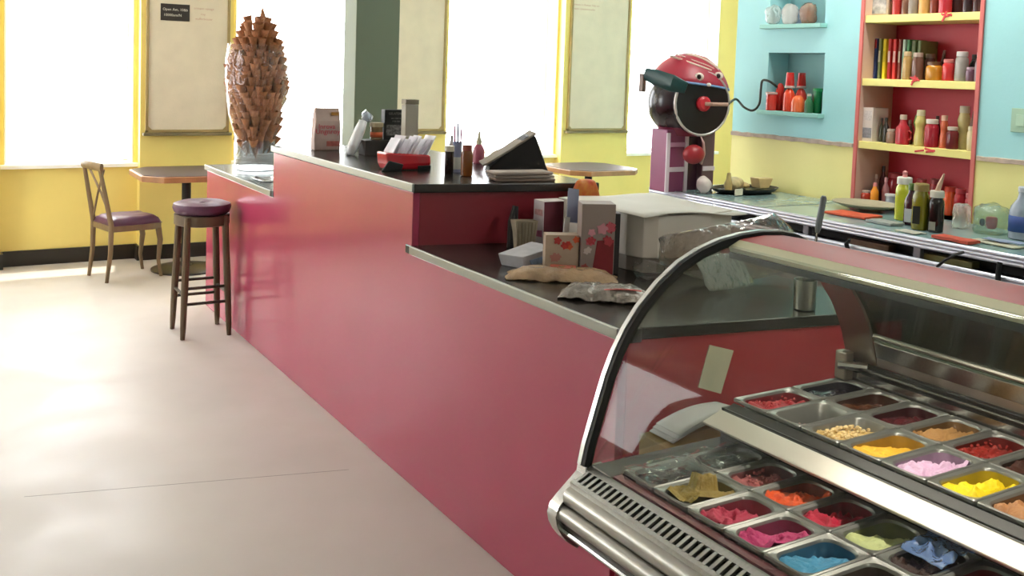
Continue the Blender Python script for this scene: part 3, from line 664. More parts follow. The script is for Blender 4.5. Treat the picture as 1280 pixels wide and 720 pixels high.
# ---------------------------------------------------------------- generic builders
def jar(label, cat, loc, r, h, body, lid=None, prof='jar', bodyname='body', lidh=.16, group=None, lab=None, sq=1., name=None, rough=.15, neckc=None):
    t = thing(name or {'jar': 'jar', 'bottle': 'bottle', 'tall': 'bottle', 'cup': 'cup', 'tub': 'tub', 'jug': 'jug', 'flask': 'flask'}[prof], label, cat, loc, 0, group)
    if prof == 'jar': p = [(.82, 0), (.97, .02), (1, .08), (1, .68), (.93, .76), (.76, .82), (.76, 1-lidh)]
    elif prof == 'bottle': p = [(.85, 0), (1, .02), (1, .52), (.9, .62), (.5, .76), (.42, .84), (.42, 1-lidh)]
    elif prof == 'tall': p = [(.85, 0), (1, .02), (.98, .30), (.80, .48), (.86, .58), (.98, .66), (.74, .80), (.66, .86), (.66, 1-lidh)]
    elif prof == 'cup': p = [(.95, 0), (.98, .03), (.76, .97), (.72, 1-lidh)]
    elif prof == 'tub': p = [(.9, 0), (1, .04), (1, 1-lidh)]
    elif prof == 'jug': p = [(.9, 0), (1, .03), (1, .50), (.93, .58), (.55, .68), (.45, .76), (.45, 1-lidh)]
    elif prof == 'flask': p = [(.85, 0), (1, .04), (1, .55), (.9, .75), (.6, .92), (.3, 1-lidh)]
    lb(MB().lathe([(a*r, b*h) for a, b in p], 18, sq=sq), bodyname, M(body, rough, 0, .08, 25, 0, None, .5), t, smooth=AUTO)
    rt = p[-1][0]*r
    if lid: lb(MB().lathe([(rt*.98, h*(1-lidh)), (rt*1.12, h*(1-lidh)), (rt*1.12, h*.985), (rt*1.0, h)], 18, sq=sq), 'lid', M(lid, .4), t, smooth=AUTO)
    if lab: lb(MB().lathe([(r*1.012, h*.15), (r*1.012, h*.45)], 18, cap0=False, cap1=False, sq=sq), 'paper_label', M(lab, .6), t, smooth=AUTO, solid=.0008)
    if prof == 'jug':
        lb(MB().tube([(0, -r*.9, h*.48), (0, -r*1.45, h*.42), (0, -r*1.45, h*.22), (0, -r*.9, h*.14)], r*.13, 8), 'handle', M(body, rough), t, smooth=AUTO)
    return t
PLACED = {}
def on_shelf(px, dx, z, wpx, hpx, free=False, grow=1.06):
    """stand a thing on a shelf in pixel column px; move it in depth until it clears its neighbours and the side panels"""
    lo, hi, y0, y1 = (0, CABD, CABY0+.014, CABY1-.014)
    if z == NL[2]: lo, hi, y0, y1 = -.06, ND, NL[0], NL[1]
    if z == NU[2]: lo, hi, y0, y1 = -.06, ND, NU[0], NU[1]
    def pose(d):
        X = XR+d; Y = yat(px, X, z); s = ppm((X, Y, z)); return X, Y, wpx/2/s, hpx/s
    X, Y, r, h = pose(dx)
    if free: return (X, Y, z), r, h
    L = PLACED.setdefault(z, [])
    for sh in (1, .94, .88, .8, .72, .64, .56):
        for k in range(60):
            d = dx+(.005*((k+1)//2))*(1 if k % 2 else -1); X, Y, r, h = pose(d); q = r*sh*grow
            if d-q < lo+.002 or d+q > hi-.004: continue
            Y = min(max(Y, y0+q+.001), y1-q-.001)
            if all(math.hypot(X-a, Y-b) > q+c+.001 for a, b, c in L):
                L.append((X, Y, q)); return (X, Y, z), r*sh, h
    L.append((X, Y, r)); return (X, Y, z), r*.5, h
# ---- shelf items; three shelves and the recess floor
G1, G2, G3, G4 = 'jars on the top shelf', 'jars on the shelf with the books', 'jars on the shelf below the books', 'small things on the recess floor'
p, r_, h_ = on_shelf(1099, .07, SHZ[2], 27, 40, True)
t = thing('framed_picture', 'small grey framed picture standing on the top shelf', 'picture', p)
lb(MB().box((-.006, -r_, 0), (.012, r_, h_)), 'frame', M('#b9a78f', .5), t, bevel=.003)
lb(MB().box((-.008, -r_+.014, .014), (-.006, r_-.014, h_-.014)), 'print', M('#d4d2cc', .5, 0, .3, 22, 0, None, .5, 0, 0, '', None, '#6a6f78'), t)
for px, wp_, hp, c, l, pr, nm, dx in sorted([(1120, 10, 34, '#b53a38', '#a02f2f', 'jar', 'red jar beside the framed picture on the top shelf', .06), (1131, 9, 30, '#7a5748', '#5a4036', 'bottle', 'brown bottle on the top shelf', .07),
    (1141, 12, 36, '#8d8378', '#a79d90', 'bottle', 'greyish glass bottle on the top shelf', .06), (1155, 14, 32, '#c89a58', '#9b7a4a', 'jar', 'honey-coloured jar on the top shelf', .06), (1167, 10, 30, '#7c3a2c', '#5a2a22', 'jar', 'rusty brown jar on the top shelf', .07),
    (1181, 16, 34, '#b02f3a', '#8a2630', 'jar', 'wide red jar on the top shelf', .06), (1196, 14, 36, '#3a2224', '#2a1a1c', 'jar', 'dark jar beside the wide red one on the top shelf', .08), (1209, 12, 34, '#33262b', '#6d6468', 'bottle', 'black bottle with grey cap on the top shelf', .07), (1221, 10, 32, '#40292c', '#241a1c', 'bottle', 'dark slim bottle at the end of the top shelf', .06)], key=lambda e: e[-1]):
    p, r_, h_ = on_shelf(px, dx, SHZ[2], wp_, hp); jar(nm, 'jar' if pr == 'jar' else 'bottle', p, r_, h_, c, l, pr, group=G1)
# books
PLACED[SHZ[1]] = [(XR+.10+.02*k, yat(px, XR+.10, SHZ[1]), .022) for k in range(9) for px in range(1091, 1150, 4)]
for k, (px, wp_, hp, c, c2, nm) in enumerate([(1091, 5, 50, '#2b3f78', '#a5302f', 'thin blue book with a red spine top'), (1096, 4.4, 50, '#7f8a5a', '#c9cbb5', 'thin olive book with a pale spine band'), (1102, 6.2, 50, '#e8d322', '#c9b91c', 'bright yellow book'), (1108.2, 5.4, 50, '#c22f2f', '#e9c9c2', 'red book with a pale spine band'),
    (1114.6, 6.2, 50, '#d8332f', '#eeb7ae', 'broad red book with pale lettering band'), (1120.8, 4.6, 50, '#8a3f36', '#c9b9a4', 'dull red thin book'), (1126, 5, 50, '#bfd3c2', '#8fb7a0', 'pale green book'), (1131.2, 5, 50, '#4f8a58', '#3d6f48', 'mid green book'), (1138, 7.5, 49, '#59663a', '#77824e', 'olive green book'), (1145, 5.2, 49, '#6c7a48', '#a8ad7e', 'grey green thin book')]):
    p, r_, h_ = on_shelf(px+1.4, .10, SHZ[1], wp_, hp, True)
    r_ *= .62                                   # spine seen at a slant: thickness along Y
    t = thing('book', nm+' in the row on the middle shelf', 'book', p, 0, 'books on the middle shelf')
    lb(MB().box((0, -r_, 0), (.004, r_, h_)), 'spine', M(c, .5), t, bevel=.0015)
    for sy in (-1, 1): lb(MB().box((.004, sy*r_-.0012, 0), (.16, sy*r_+.0012, h_)), 'cover', M(c, .5), t)
    lb(MB().box((.005, -r_+.0014, .003), (.157, r_-.0014, h_-.003)), 'pages', M('#e9e2cf', .8), t)
    lb(MB().box((-.001, -r_*.9, h_*.76 if k == 0 else h_*.42), (0, r_*.9, h_*.98 if k == 0 else h_*.70)), 'spine_band', M(c2, .5), t)
for px, wp_, hp, c, l, pr, nm, dx in sorted([(1154, 11, 49, '#7c7264', '#8d8577', 'jar', 'tall smoky glass jar behind the books end', .14), (1133, 11, 35, '#bb9658', '#c9b083', 'jar', 'tan jar in front of the green books', .05), (1146, 14, 34, '#6f4d40', '#b09c8c', 'jar', 'brown cocoa jar with glass lid', .05),
    (1161, 13, 33, '#5b3b32', '#7a6254', 'jar', 'dark brown jar behind the amber one', .13), (1167, 20, 23, '#c08426', '#6d4a2c', 'jar', 'short amber jar on the middle shelf', .05), (1184.5, 14, 27, '#c93434', '#d8807a', 'jar', 'bright red jar on the middle shelf', .05),
    (1201, 16, 37, '#9a9690', '#c9c6c2', 'jar', 'clear jar of grey pebbly sweets', .06), (1216, 12, 34, '#2b2629', '#4a4448', 'bottle', 'black bottle beside the grey sweets jar', .13), (1212.5, 11, 18, '#69465a', '#a58a98', 'jar', 'small plum-coloured jar on the middle shelf', .04), (1221, 7, 37, '#8a7a80', '#b9b0b4', 'bottle', 'slim greyish bottle at the end of the middle shelf', .05)], key=lambda e: e[-1]):
    p, r_, h_ = on_shelf(px, dx, SHZ[1], wp_, hp); jar(nm, 'jar' if pr == 'jar' else 'bottle', p, r_, h_, c, l, pr, group=G2)
p, r_, h_ = on_shelf(1173, .10, SHZ[1], 6, 40)
small(MB().tube([(p[0], p[1], p[2]), (p[0], p[1]-.03, p[2]+h_*.95)], .011, 8, [.012, .008]), 'wooden_stirrer', M('#4a2c22', .5), 'dark brown stick leaning behind the short amber jar', 'stick', smooth=AUTO)
# third shelf
p, r_, h_ = on_shelf(1083, .03, SHZ[0], 15, 42, True)
PLACED[SHZ[0]] = [(XR+.03+.025*k, p[1], r_*1.2) for k in range(6)]
t = thing('carton', 'white upright carton with grey print on the shelf below the books', 'box', p)
lb(MB().box((-.0, -r_, 0), (.14, r_, h_)), 'box', M('#d9cfc6', .55), t, bevel=.002)
lb(MB().box((-.0012, -r_*.85, h_*.1), (0, r_*.85, h_*.4)), 'print', M('#8a8a90', .6, 0, .3, 60), t)
lb(MB().box((-.0012, -r_*.8, h_*.62), (0, r_*.8, h_*.90)), 'print', M('#cfc8c4', .6, 0, .15, 90), t)
for px, wp_, hp, c, l, pr, nm, dx in sorted([(1101, 6, 30, '#4a4a3a', '#2a2a26', 'bottle', 'slim dark green bottle beside the white carton', .09), (1106.5, 8, 31, '#3c3a34', '#171717', 'bottle', 'dark bottle with black cap beside the white carton', .12), (1113, 11, 18, '#9a7f6c', '#b9a796', 'jar', 'small beige-brown jar near the white carton', .04),
    (1127.5, 17, 37, '#b8323c', '#c9b6a4', 'jug', 'red jug with handle on the shelf below the books', .05), (1136, 8, 30, '#8a6a60', '#a58a80', 'bottle', 'brownish bottle behind the red jug', .14), (1149, 14, 45, '#cfc272', '#d6cca4', 'tall', 'tall pale yellow bottle with a green sprig', .05),
    (1163.5, 17, 35, '#a92a38', '#d9d2c6', 'jar', 'round red jar with white cap below the books', .05), (1170, 9, 38, '#5a2430', '#3a1820', 'bottle', 'dark maroon bottle behind the round red jar', .16), (1178.5, 10, 41, '#cf6a4a', '#d9ab94', 'tall', 'slim orange-red bottle below the books', .06),
    (1189.5, 15, 28, '#6d2a2c', '#c9bcae', 'jar', 'dark red jar with pale cap beside the orange-red bottle', .05), (1203, 16, 54, '#dccf94', '#d9d2ba', 'tall', 'tallest cream-coloured bottle on the shelf below the books', .06), (1214, 12, 31, '#d8cc9c', '#c9bf9a', 'jar', 'cream jar topped by a brown cone', .04)], key=lambda e: e[-1]):
    p, r_, h_ = on_shelf(px, dx, SHZ[0], wp_, hp)
    t = jar(nm, {'jar': 'jar', 'jug': 'jug'}.get(pr, 'bottle'), p, r_, h_, c, l, pr, group=G3)
    if px == 1214: lb(MB().lathe([(r_*.7, h_), (r_*.35, h_*1.3), (.003, h_*1.62)], 14), 'cone_top', M('#5a4030', .5), t, smooth=AUTO)
    if px == 1149: lb(MB().tube([(0, r_*.8, h_*.45), (-.01, r_*1.05, h_*.65), (-.005, r_*.8, h_*.85)], .006, 6, flat=(.4, 1)), 'sprig', M('#5d7a3a', .6), t, smooth=AUTO)
# recess floor
for px, wp_, hp, c, l, pr, nm, dx in sorted([(1079, 13, 15, '#b8402c', '#c9b0a4', 'jar', 'squat red jar on the recess floor by its side panel', .06), (1092.5, 10, 27, '#e8942c', '#d98a8a', 'bottle', 'small orange bottle with pink cap on the recess floor', .04), (1084, 8, 34, '#a58a80', '#c9b9b0', 'bottle', 'pale glass bottle behind the squat red jar', .16),
    (1106, 9, 34, '#c98a90', '#e0a4a8', 'bottle', 'pinkish bottle with round stopper on the recess floor', .10), (1113.5, 14, 16, '#a9b4c4', '#d4d8dd', 'tub', 'blue-white tin on the recess floor', .05), (1098, 9, 44, '#5a3032', '#3a2426', 'bottle', 'dark plum bottle standing at the red back panel', .22), (1118, 20, 38, '#9c2430', '#a83a44', 'jar', 'wide red glass jar at the back of the recess floor', .22),
    (1186, 16, 36, '#d0522c', '#c9402e', 'jar', 'orange-red jar behind the sauce bottles', .08), (1199, 15, 36, '#a82834', '#b8404a', 'jar', 'red glass jar at the end of the recess floor', .10), (1210, 10, 32, '#b0343c', '#c96a70', 'jar', 'slim red jar by the recess edge', .05), (1150, 14, 36, '#a02a34', '#b85058', 'jar', 'red jar behind the olive bottle', .2), (1167, 14, 38, '#a83038', '#b85058', 'jar', 'red jar with dull lid behind the dark sauce bottle', .22)], key=lambda e: e[-1]):
    p, r_, h_ = on_shelf(px, dx, CABZ0, wp_, hp); jar(nm, {'jar': 'jar', 'tub': 'tin'}.get(pr, 'bottle'), p, r_, h_, c, l, pr, group=G4)
# ---- niches
def in_niche(px, dx, z, wpx, hpx): return on_shelf(px, dx, z, wpx, hpx)
zN = NL[2]
GN = 'red tubs and cups in the niche'; FLK = {}
for px, wp_, hp, c, l, pr, nm, dx in sorted([(963.5, 13, 23, '#d0443a', '#c9a8a0', 'tub', 'red tub with pale lid at the edge of the niche shelf', -.02), (974, 12, 34, '#d2372f', None, 'flask', 'tall red flask in the niche behind the tub', .03), (985.5, 15, 29, '#da4a2c', None, 'flask', 'orange-red flask carrying upturned cups in the niche', .0),
    (997, 17, 21, '#de6a3a', None, 'flask', 'short orange flask at the front of the niche shelf', -.03), (1000, 15, 29, '#c8362c', None, 'flask', 'red flask behind the short orange one', .06), (1010.5, 11, 24, '#2f6a44', '#c9c4b0', 'bottle', 'green bottle with pale cap in the niche', -.01), (1021, 11, 31, '#177a44', '#1c8a4c', 'tub', 'glossy emerald green canister in the niche', .04)], key=lambda e: e[-1]):
    p, r_, h_ = in_niche(px, dx, zN, wp_, hp); FLK[px] = (p, h_); jar(nm, {'flask': 'flask', 'bottle': 'bottle'}.get(pr, 'canister'), p, r_, h_, c, l, pr, group=GN, lidh=.12 if pr != 'flask' else 0.0)
for px, dx, zz, nm in ((985.5, .0, 985.5, 'upturned red cup stacked on the orange-red flask'), (998.5, .06, 1000, 'upturned red cup stacked on the rearmost red flask')):
    p, r_, h_ = on_shelf(px, dx, zN, 12, 20, True); f_ = FLK[zz]; p = (f_[0][0], f_[0][1], zN+f_[1]+.0006)
    t = jar(nm, 'cup', p, r_, h_, '#c92f2c', None, 'cup', group=GN, lidh=0.02)
    lb(MB().lathe([(r_*1.0, 0), (r_*1.06, .004), (r_*1.06, .012), (r_*.98, .016)], 18), 'rim', M('#b9a39a', .4), t, smooth=AUTO)
def blob(name, label, cat, c, r, mat, amp, sc, seed, group=None, nu=28, nv=18, zmin=None, boxy=.62):
    mb = MB().ball((0, 0, 0), (1, 1, 1), nu, nv)
    mb.v = [tuple(c[i]+r[i]*math.copysign(abs(v[i])**boxy, v[i]) for i in range(3)) for v in mb.v]
    mb.jig(amp, sc, seed).jig(amp*.5, sc*2.5, seed+3)
    if zmin is not None: mb.v = [(x, y, max(z, zmin+.0005)) for x, y, z in mb.v]
    o = mb.build(name, mat, None, smooth=True); return tag(o, label, cat, group)
zU = NU[2]
for px, wp_, hp, c, nm, dx, s in [(966, 18, 24, FILMH, 'crumpled clear plastic bag at the edge of the upper niche', -.01, 1), (987, 19, 25, FILMW, 'square white plastic bag in the upper niche', .02, 2), (1010, 20, 26, clear('tan_film', '#f0e4d8', 2., .2, .5, '#c9a58f', .9, 40), 'tan-tinted plastic bag of wafers in the upper niche', .02, 3), (998, 40, 20, clear('blue_tint_film', '#e0e8f4', 2., .2, .4, '#a9bede', .9, 40), 'bluish plastic bag heaped behind the others in the upper niche', .145, 4)]:
    p, r_, h_ = on_shelf(px, dx, zU, wp_, hp, True)
    blob('plastic_bag', nm, 'bag', (p[0], p[1], zU+h_*.5), (.018 if s == 4 else .045, r_*.93, h_*.52), c, .008 if s == 4 else .010, 22, s, 'bags in the upper niche', zmin=zU)
p, r_, h_ = on_shelf(1010, .02, zU, 12, 16, True)
small(MB().ball((p[0], p[1], zU+.045), (.025, .025, .042), 14, 10), 'wafer_roll', M('#a5683f', .6, 0, .2, 40), 'brown rolled wafer inside the tan-tinted bag', 'wafer', smooth=True)

def smooth_path(P, n=6):
    P = [Vector(p) for p in P]; out = []
    for i in range(len(P)-1):
        a, b, c, d = P[max(i-1, 0)], P[i], P[i+1], P[min(i+2, len(P)-1)]
        for k in range(n):
            u = k/n; out.append(.5*((2*b)+(c-a)*u+(2*a-5*b+4*c-d)*u*u+(3*b-a-3*c+d)*u**3))
    return out+[P[-1]]
# ================================================================ striped candy machine with round drum
mp = at(863, 232, 2, ZB); S = ppm((4.50, 4.86, 1.2))
mx, my = 4.50, 4.86
def mpt(px, py, Y=my): return at(px, py, 1, Y)
cg = mpt(858, 128); rg = 52/S
t = thing('candy_drum_machine', 'round dark drum machine with red cap and striped purple stand', 'machine', (cg.x, my, ZB))
# front disc faces the room corner of the camera: direction d
ev = (CP-cg); ev.z = 0; ev.normalize(); dv = (ev*.80+Vector((1, 0, 0))*.42+Vector((0, -1, 0))*.1).normalized()
up = Vector((0, 0, 1)); sd_ = up.cross(dv).normalized(); up2 = dv.cross(sd_)
dc = cg+dv*rg*.62
dcp = mpt(882, 134); 
# keep the disc where the drum shows it
R_ = 38/S
def ringpts(c, r, n=40, e=1.): return [c+sd_*(r*math.cos(2*PI*k/n))+up2*(r*e*math.sin(2*PI*k/n)) for k in range(n+1)]
dcen = cg+dv*rg*.64
mb = MB().ball(cg, (rg, rg*.80, rg*.84), 48, 32)
mb.v = [tuple(Vector(v)-dv*max(0, (Vector(v)-cg).dot(dv)-rg*.60)) for v in mb.v]
wb(mb, 'drum', M('#2a2226', .22, 0, .5, 9, .15, 14, .5), t, smooth=True)
dd = wb(MB().loops([[p-dv*rg*.35 for p in ringpts(dcen, R_)[:-1]], [p for p in ringpts(dcen, R_)[:-1]], [p+dv*.012 for p in ringpts(dcen, R_*.96)[:-1]]]), 'drum_door', M('#171113', .3), t, smooth=AUTO)
wb(MB().tube(ringpts(dcen+dv*.008, R_*.99), .009, 8), 'door_ring', M('#cfc9c4', .3, .6), dd, smooth=True)
hub = dcen+dv*.012
wb(MB().loops([[p for p in ringpts(hub, R_*r, 20)[:-1]] for r in (.24,)]+[[p+dv*h for p in ringpts(hub, R_*r, 20)[:-1]] for h, r in ((.02, .24), (.032, .17), (.034, .05))]), 'door_hub', M('#c42a35', .35), dd, smooth=AUTO)
wb(MB().tube([hub+dv*.03, hub+dv*.06+sd_*.03, hub+dv*.07+sd_*.14+up2*.0], .013, 10), 'door_handle', M('#b08a78', .5), dd, smooth=AUTO)
# cap: upper shell of a slightly larger ball, tilted
cap = MB(); capR = rg*1.09
tilt = Matrix.Rotation(.10, 4, 'Y')
def shell(th0, th1, k=1.0, n=40, m=10):
    return [[cg+tilt @ Vector((capR*k*math.cos(a)*math.cos(2*PI*i/n), capR*.82*k*math.cos(a)*math.sin(2*PI*i/n), capR*.90*k*math.sin(a)*1.17-.0)) for i in range(n)] for a in [th0+(th1-th0)*j/m for j in range(m+1)]]
cp_ = wb(MB().loops(shell(.36, 1.50), False, True), 'cap', M('#9e2437', .4, 0, .06, 6), t, smooth=True, solid=.008)
wb(MB().loops(shell(.345, .385, 1.012, m=2), False, False), 'cap_piping', M('#6d8fb8', .5), cp_, smooth=True, solid=.008)
def on_cap(px, py, k=1.03):                                  # point of the cap shell in a pixel's direction
    d = ray(px, py); best = None
    for i in range(4000):
        q = CP+d*((5.6+i*.0005)/d.length); v = tilt.inverted() @ (q-cg)
        f_ = (v.x/capR)**2+(v.y/(capR*.82))**2+(v.z/(capR*.90*1.17))**2
        if f_ <= k*k: return q
    return CP+d*(6.2/d.length)
for pts, r_s in ((((838, 70), (850, 74), (864, 79), (878, 84), (889, 88)), .012), (((842, 67), (855, 71), (868, 76), (882, 81), (892, 86)), .007), (((858, 68), (868, 70), (879, 74), (889, 80), (898, 87)), .016)):
    wb(MB().tube(smooth_path([on_cap(*p, 1.015) for p in pts], 4), r_s, 8, flat=(.6, .6)), 'cap_stripe', M('#d9bfae', .5), cp_, smooth=True)
for px, py in ((874, 96), (898, 95)):
    q = on_cap(px, py); n = (CP-q).normalized()
    s_ = up.cross(n).normalized(); u_ = n.cross(s_)
    wb(MB().ball((0, 0, 0), (1, 1, 1), 14, 10).xf(Matrix.Translation(q) @ Matrix(((s_.x, u_.x, n.x, 0), (s_.y, u_.y, n.y, 0), (s_.z, u_.z, n.z, 0), (0, 0, 0, 1))) @ Matrix.Diagonal((.030, .026, .010, 1))), 'eye_white', M('#e2d0c4', .4), cp_, smooth=True)
    wb(MB().ball((0, 0, 0), (1, 1, 1), 12, 8).xf(Matrix.Translation(q+n*.009) @ Matrix(((s_.x, u_.x, n.x, 0), (s_.y, u_.y, n.y, 0), (s_.z, u_.z, n.z, 0), (0, 0, 0, 1))) @ Matrix.Diagonal((.014, .016, .006, 1))), 'pupil', M('#2a1a1c', .3), cp_, smooth=True)
q = on_cap(886, 106); wb(MB().ball(q, (.018, .012, .012), 12, 8), 'nose_bead', M('#e6ddd4', .4), cp_, smooth=True)
vz = mpt(808, 98)
wb(MB().tube([mpt(806, 92, my-.12), mpt(820, 97, my-.2), mpt(840, 104, my-.32), mpt(858, 110, my-.38)], .05, 12, [.036, .050, .052, .034], flat=(.25, 1)), 'cap_visor', M('#16403f', .35), cp_, smooth=AUTO)
wb(MB().box((-.014, -.02, -.03), (.014, .02, .085)).xf(Matrix.Translation(mpt(803, 109, my-.1))), 'visor_clip', M('#6b5348', .5), t, bevel=.004)
# stand: purple box columns with white trims
bz = [mpt(819, 232).z, mpt(819, 172).z]; bx = [mpt(833, 200, my-.08).x, mpt(893, 200, my-.08).x]
zt = cg.z-rg*.70
STP = M('#8a4468', .35, 0, .06, 4); STW = M('#d9cdd6', .4)
w3 = (bx[1]-bx[0])
wb(MB().box((bx[0], my-.08, ZB), (bx[0]+w3*.42, my+.08, zt+.02)), 'stand_side', STP, t, bevel=.008)
wb(MB().box((bx[1]-w3*.26, my-.08, ZB), (bx[1], my+.08, zt+.02)), 'stand_side', M('#6b5058', .35, 0, .06, 4), t, bevel=.008)
wb(MB().box((bx[0]+w3*.42, my-.03, ZB), (bx[1]-w3*.26, my+.08, zt)), 'stand_core', M('#3d2430', .3), t)
for x in (bx[0]-.006, bx[0]+w3*.36): wb(MB().box((x, my-.088, ZB), (x+.028, my-.078, zt)), 'stand_trim', STW, t, bevel=.002)
for z in (ZB+.13, zt-.09): wb(MB().box((bx[0]+.02, my-.087, z), (bx[0]+w3*.37, my-.079, z+.03)), 'stand_trim', STW if z < 1 else M('#b98aa8', .4), t, bevel=.002)
wb(MB().box((bx[1]-w3*.25, my-.087, ZB+.13), (bx[1], my-.079, ZB+.16)), 'stand_trim', STW, t, bevel=.002)
wb(MB().ball(mpt(867, 193, my-.2), (.075, .06, .062), 20, 14), 'red_ball_knob', M('#961f28', .4), t, smooth=True)
wb(MB().tube([mpt(874, 165, my-.17), mpt(879, 178, my-.2), mpt(880, 192, my-.22), mpt(876, 205, my-.2)], .010, 8), 'knob_wire', M('#c9a9a4', .3, .5), t, smooth=True)
wb(MB().lathe([(rg*.62, zt-.02-ZB), (rg*.70, zt+.02-ZB), (rg*.80, zt+.07-ZB)], 28, (cg.x, my, ZB), sq=.8), 'drum_collar', M('#7c2c44', .4), t, smooth=AUTO)
# power cord
pc = [hub+dv*.07+sd_*.14, at(920, 124, 0, 4.80), at(930, 134, 0, 4.82), at(941, 138, 0, 4.84), at(949, 130, 0, 4.86), at(951, 112, 0, 4.87), at(953, 101, 0, 4.88), at(960, 101, 0, 4.88), at(967, 105, 0, 4.9), at(971, 109, 0, 4.93)]
small(MB().tube(smooth_path(pc), .008, 8), 'power_cord', M('#23291f', .5), 'dark cord running from the drum handle into the niche', 'cord', smooth=True)

# ---------------------------------------------------------------- on the back counter
p0 = at(868, 237, 2, ZB); p1 = at(958, 239, 2, ZB)
t = thing('baking_tray', 'black oval tray with pale scraps and pastry pieces on the back counter', 'tray', (4.62, 4.62, ZB))
lb(MB().lathe([(.20, .002), (.235, .012), (.255, .03), (.262, .034), (.25, .030), (.225, .016), (.0, .012)], 32, sq=.62), 'tray', M('#1b1a17', .4), t, smooth=AUTO)
lb(MB().box((-.245, -.10, .006), (-.17, -.09, .045)).xf(RZ(.2)), 'tag_card', M('#e6e2cc', .6), t)
mb = MB().ball((4.53, 4.63, ZB+.055), (.070, .055, .050), 18, 12).jig(.014, 18, 5); mb.v = [(x, y, max(z, ZB+.0175)) for x, y, z in mb.v]
small(mb, 'cream_bag', M('#c9b88a', .6, 0, .2, 25), 'crumpled cream paper bag on the black tray', 'paper bag', smooth=True)
mb = MB().ball((4.30, 4.66, ZB+.055), (.048, .05, .055), 18, 12).jig(.014, 20, 9); mb.v = [(x, y, max(z, ZB+.0005)) for x, y, z in mb.v]
small(mb, 'napkin', M('#d9cbc4', .7, 0, .1, 25), 'crumpled pale napkin between tray and striped machine', 'napkin', smooth=True)
q = at(905, 228, 1, 4.58)
small(MB().lathe([(.022, 0), (.024, .05), (.016, .085), (.012, .12), (.0, .122)], 14, (q.x+.04, 4.58, ZB+.0165)), 'pastry_horn', M('#b9a468', .6, 0, .15, 30), 'small upright pastry horn on the black tray', 'pastry', smooth=AUTO)
for k, (x, y) in enumerate(((4.625, 4.70), (4.70, 4.71), (4.66, 4.65))):
    small(MB().ball((x, y, ZB+.040), (.026, .022, .016), 12, 8).jig(.005, 40, k), 'pastry_piece', M('#cbb27a', .6, 0, .2, 40), 'little pastry crumb piece lying on the black tray', 'pastry', 'pastry pieces on the tray', smooth=True)
q = at(944, 228, 1, 4.60)
small(MB().prism([(4.72, ZB+.028), (4.80, ZB+.028), (4.835, ZB+.09), (4.70, ZB+.095)], 1, 4.58, 4.66), 'paper_box', M('#cdb684', .6, 0, .1, 20), 'open tan paper box at the end of the black tray', 'box', bevel=.004)
# stack of plates, cards and papers
q = at(1082, 263, 2, ZB)
for k, (nm, c, px, py, rx, ry, z0, th, rot, lab) in enumerate([
    ('paper_tray', '#c8512f', 1066, 270, .13, .085, 0, .010, .1, 'orange card lying under the beige paper plate'),
    ('newspaper', '#8f948f', 1106, 280, .085, .05, 0, .012, -.1, 'grey folded newspaper beside the sauce bottles'),
    ('paper_sheet', '#a9a698', 1138, 291, .065, .04, 0, .004, -.12, 'curling grey paper in front of the sauce bottles'),
    ('card_sheet', '#b5432c', 1192, 302, .10, .045, 0, .014, -.05, 'orange-red card sheet at the worktop edge'),
    ('paper_sheet', '#b9b59e', 1245, 306, .12, .045, 0, .005, -.05, 'cream paper sheet at the worktop edge'),
    ('paper_sheet', '#7f8aa8', 1255, 306, .09, .035, .013, .003, .08, 'bluish paper lying on the cream sheet')]):
    q = at(px, py, 2, ZB)
    rr = random.Random(k)
    mb = MB().grid(lambda u, v: ((u*2-1)*rx, (v*2-1)*ry, .004+th*.5+.004*noise.noise(Vector((u*3, v*3, k)))), 8, 6).xf(T(max(q.x, XB0+.05+ry), q.y, ZB+z0) @ RZ(PI/2+rot))
    o = mb.build(nm, M(c, .6, 0, .12, 30), None, solid=th); tag(o, lab, 'paper' if 'paper' in nm else 'card')
q = at(1084, 262, 2, ZB)
small(MB().lathe([(.0, .022), (.11, .022), (.16, .036), (.168, .042), (.16, .034), (.11, .016), (.0, .016)], 28, (q.x-.02, q.y, ZB), sq=1.2), 'paper_plate', M('#a9a388', .6, 0, .1, 12), 'beige oval paper plate lying on the orange card', 'plate', smooth=AUTO)
GB = 'sauce bottles on the back counter'
def sauce(px, py, wpx, hpx, body, lid, label, prof, extra):
    q = at(px, py, 2, ZB); s = ppm(q); r, h = wpx/2/s, hpx/s
    t = jar(label, 'bottle', q, r, h, body, None, prof, group=GB, lidh=.0 if prof == 'x' else .15, rough=.12)
    rt = r*.42 if prof == 'bottle' else r*.72
    if prof == 'tub': rt = r
    lidr = rt*1.25
    lb(MB().lathe([(lidr, h*.84), (lidr, h*.98), (lidr*.9, h)], 18), 'cap', M(lid, .4), t, smooth=AUTO)
    return t, r, h
t, r, h = sauce(1128, 275, 20, 54, '#b9c034', '#d4d6cc', 'lime yellow squeeze bottle with white cap and pink tip', 'jar', 0)
lb(MB().lathe([(r*.3, h), (r*.26, h*1.10), (r*.3, h*1.12), (r*.1, h*1.15)], 12), 'tip', M('#d98a8a', .4), t, smooth=AUTO)
t, r, h = sauce(1137.5, 281, 17, 52, '#3a1620', '#4d6a24', 'dark red sauce bottle with green cap and white label', 'bottle', 0)
lb(MB().box((-r*1.02, -r*.35, h*.08), (-r*.9, r*.6, h*.40)).xf(RZ(.35)), 'paper_label', M('#c9cbd0', .6), t)
t, r, h = sauce(1149, 287, 20, 58, '#7a741c', '#8a7a44', 'olive oil bottle with tan cap, tallest of the sauce row', 'jar', 0)
lb(MB().box((-r*1.02, -r*.1, h*.14), (-r*.9, r*.75, h*.52)).xf(RZ(.5)), 'paper_label', M('#1f1f16', .5), t)
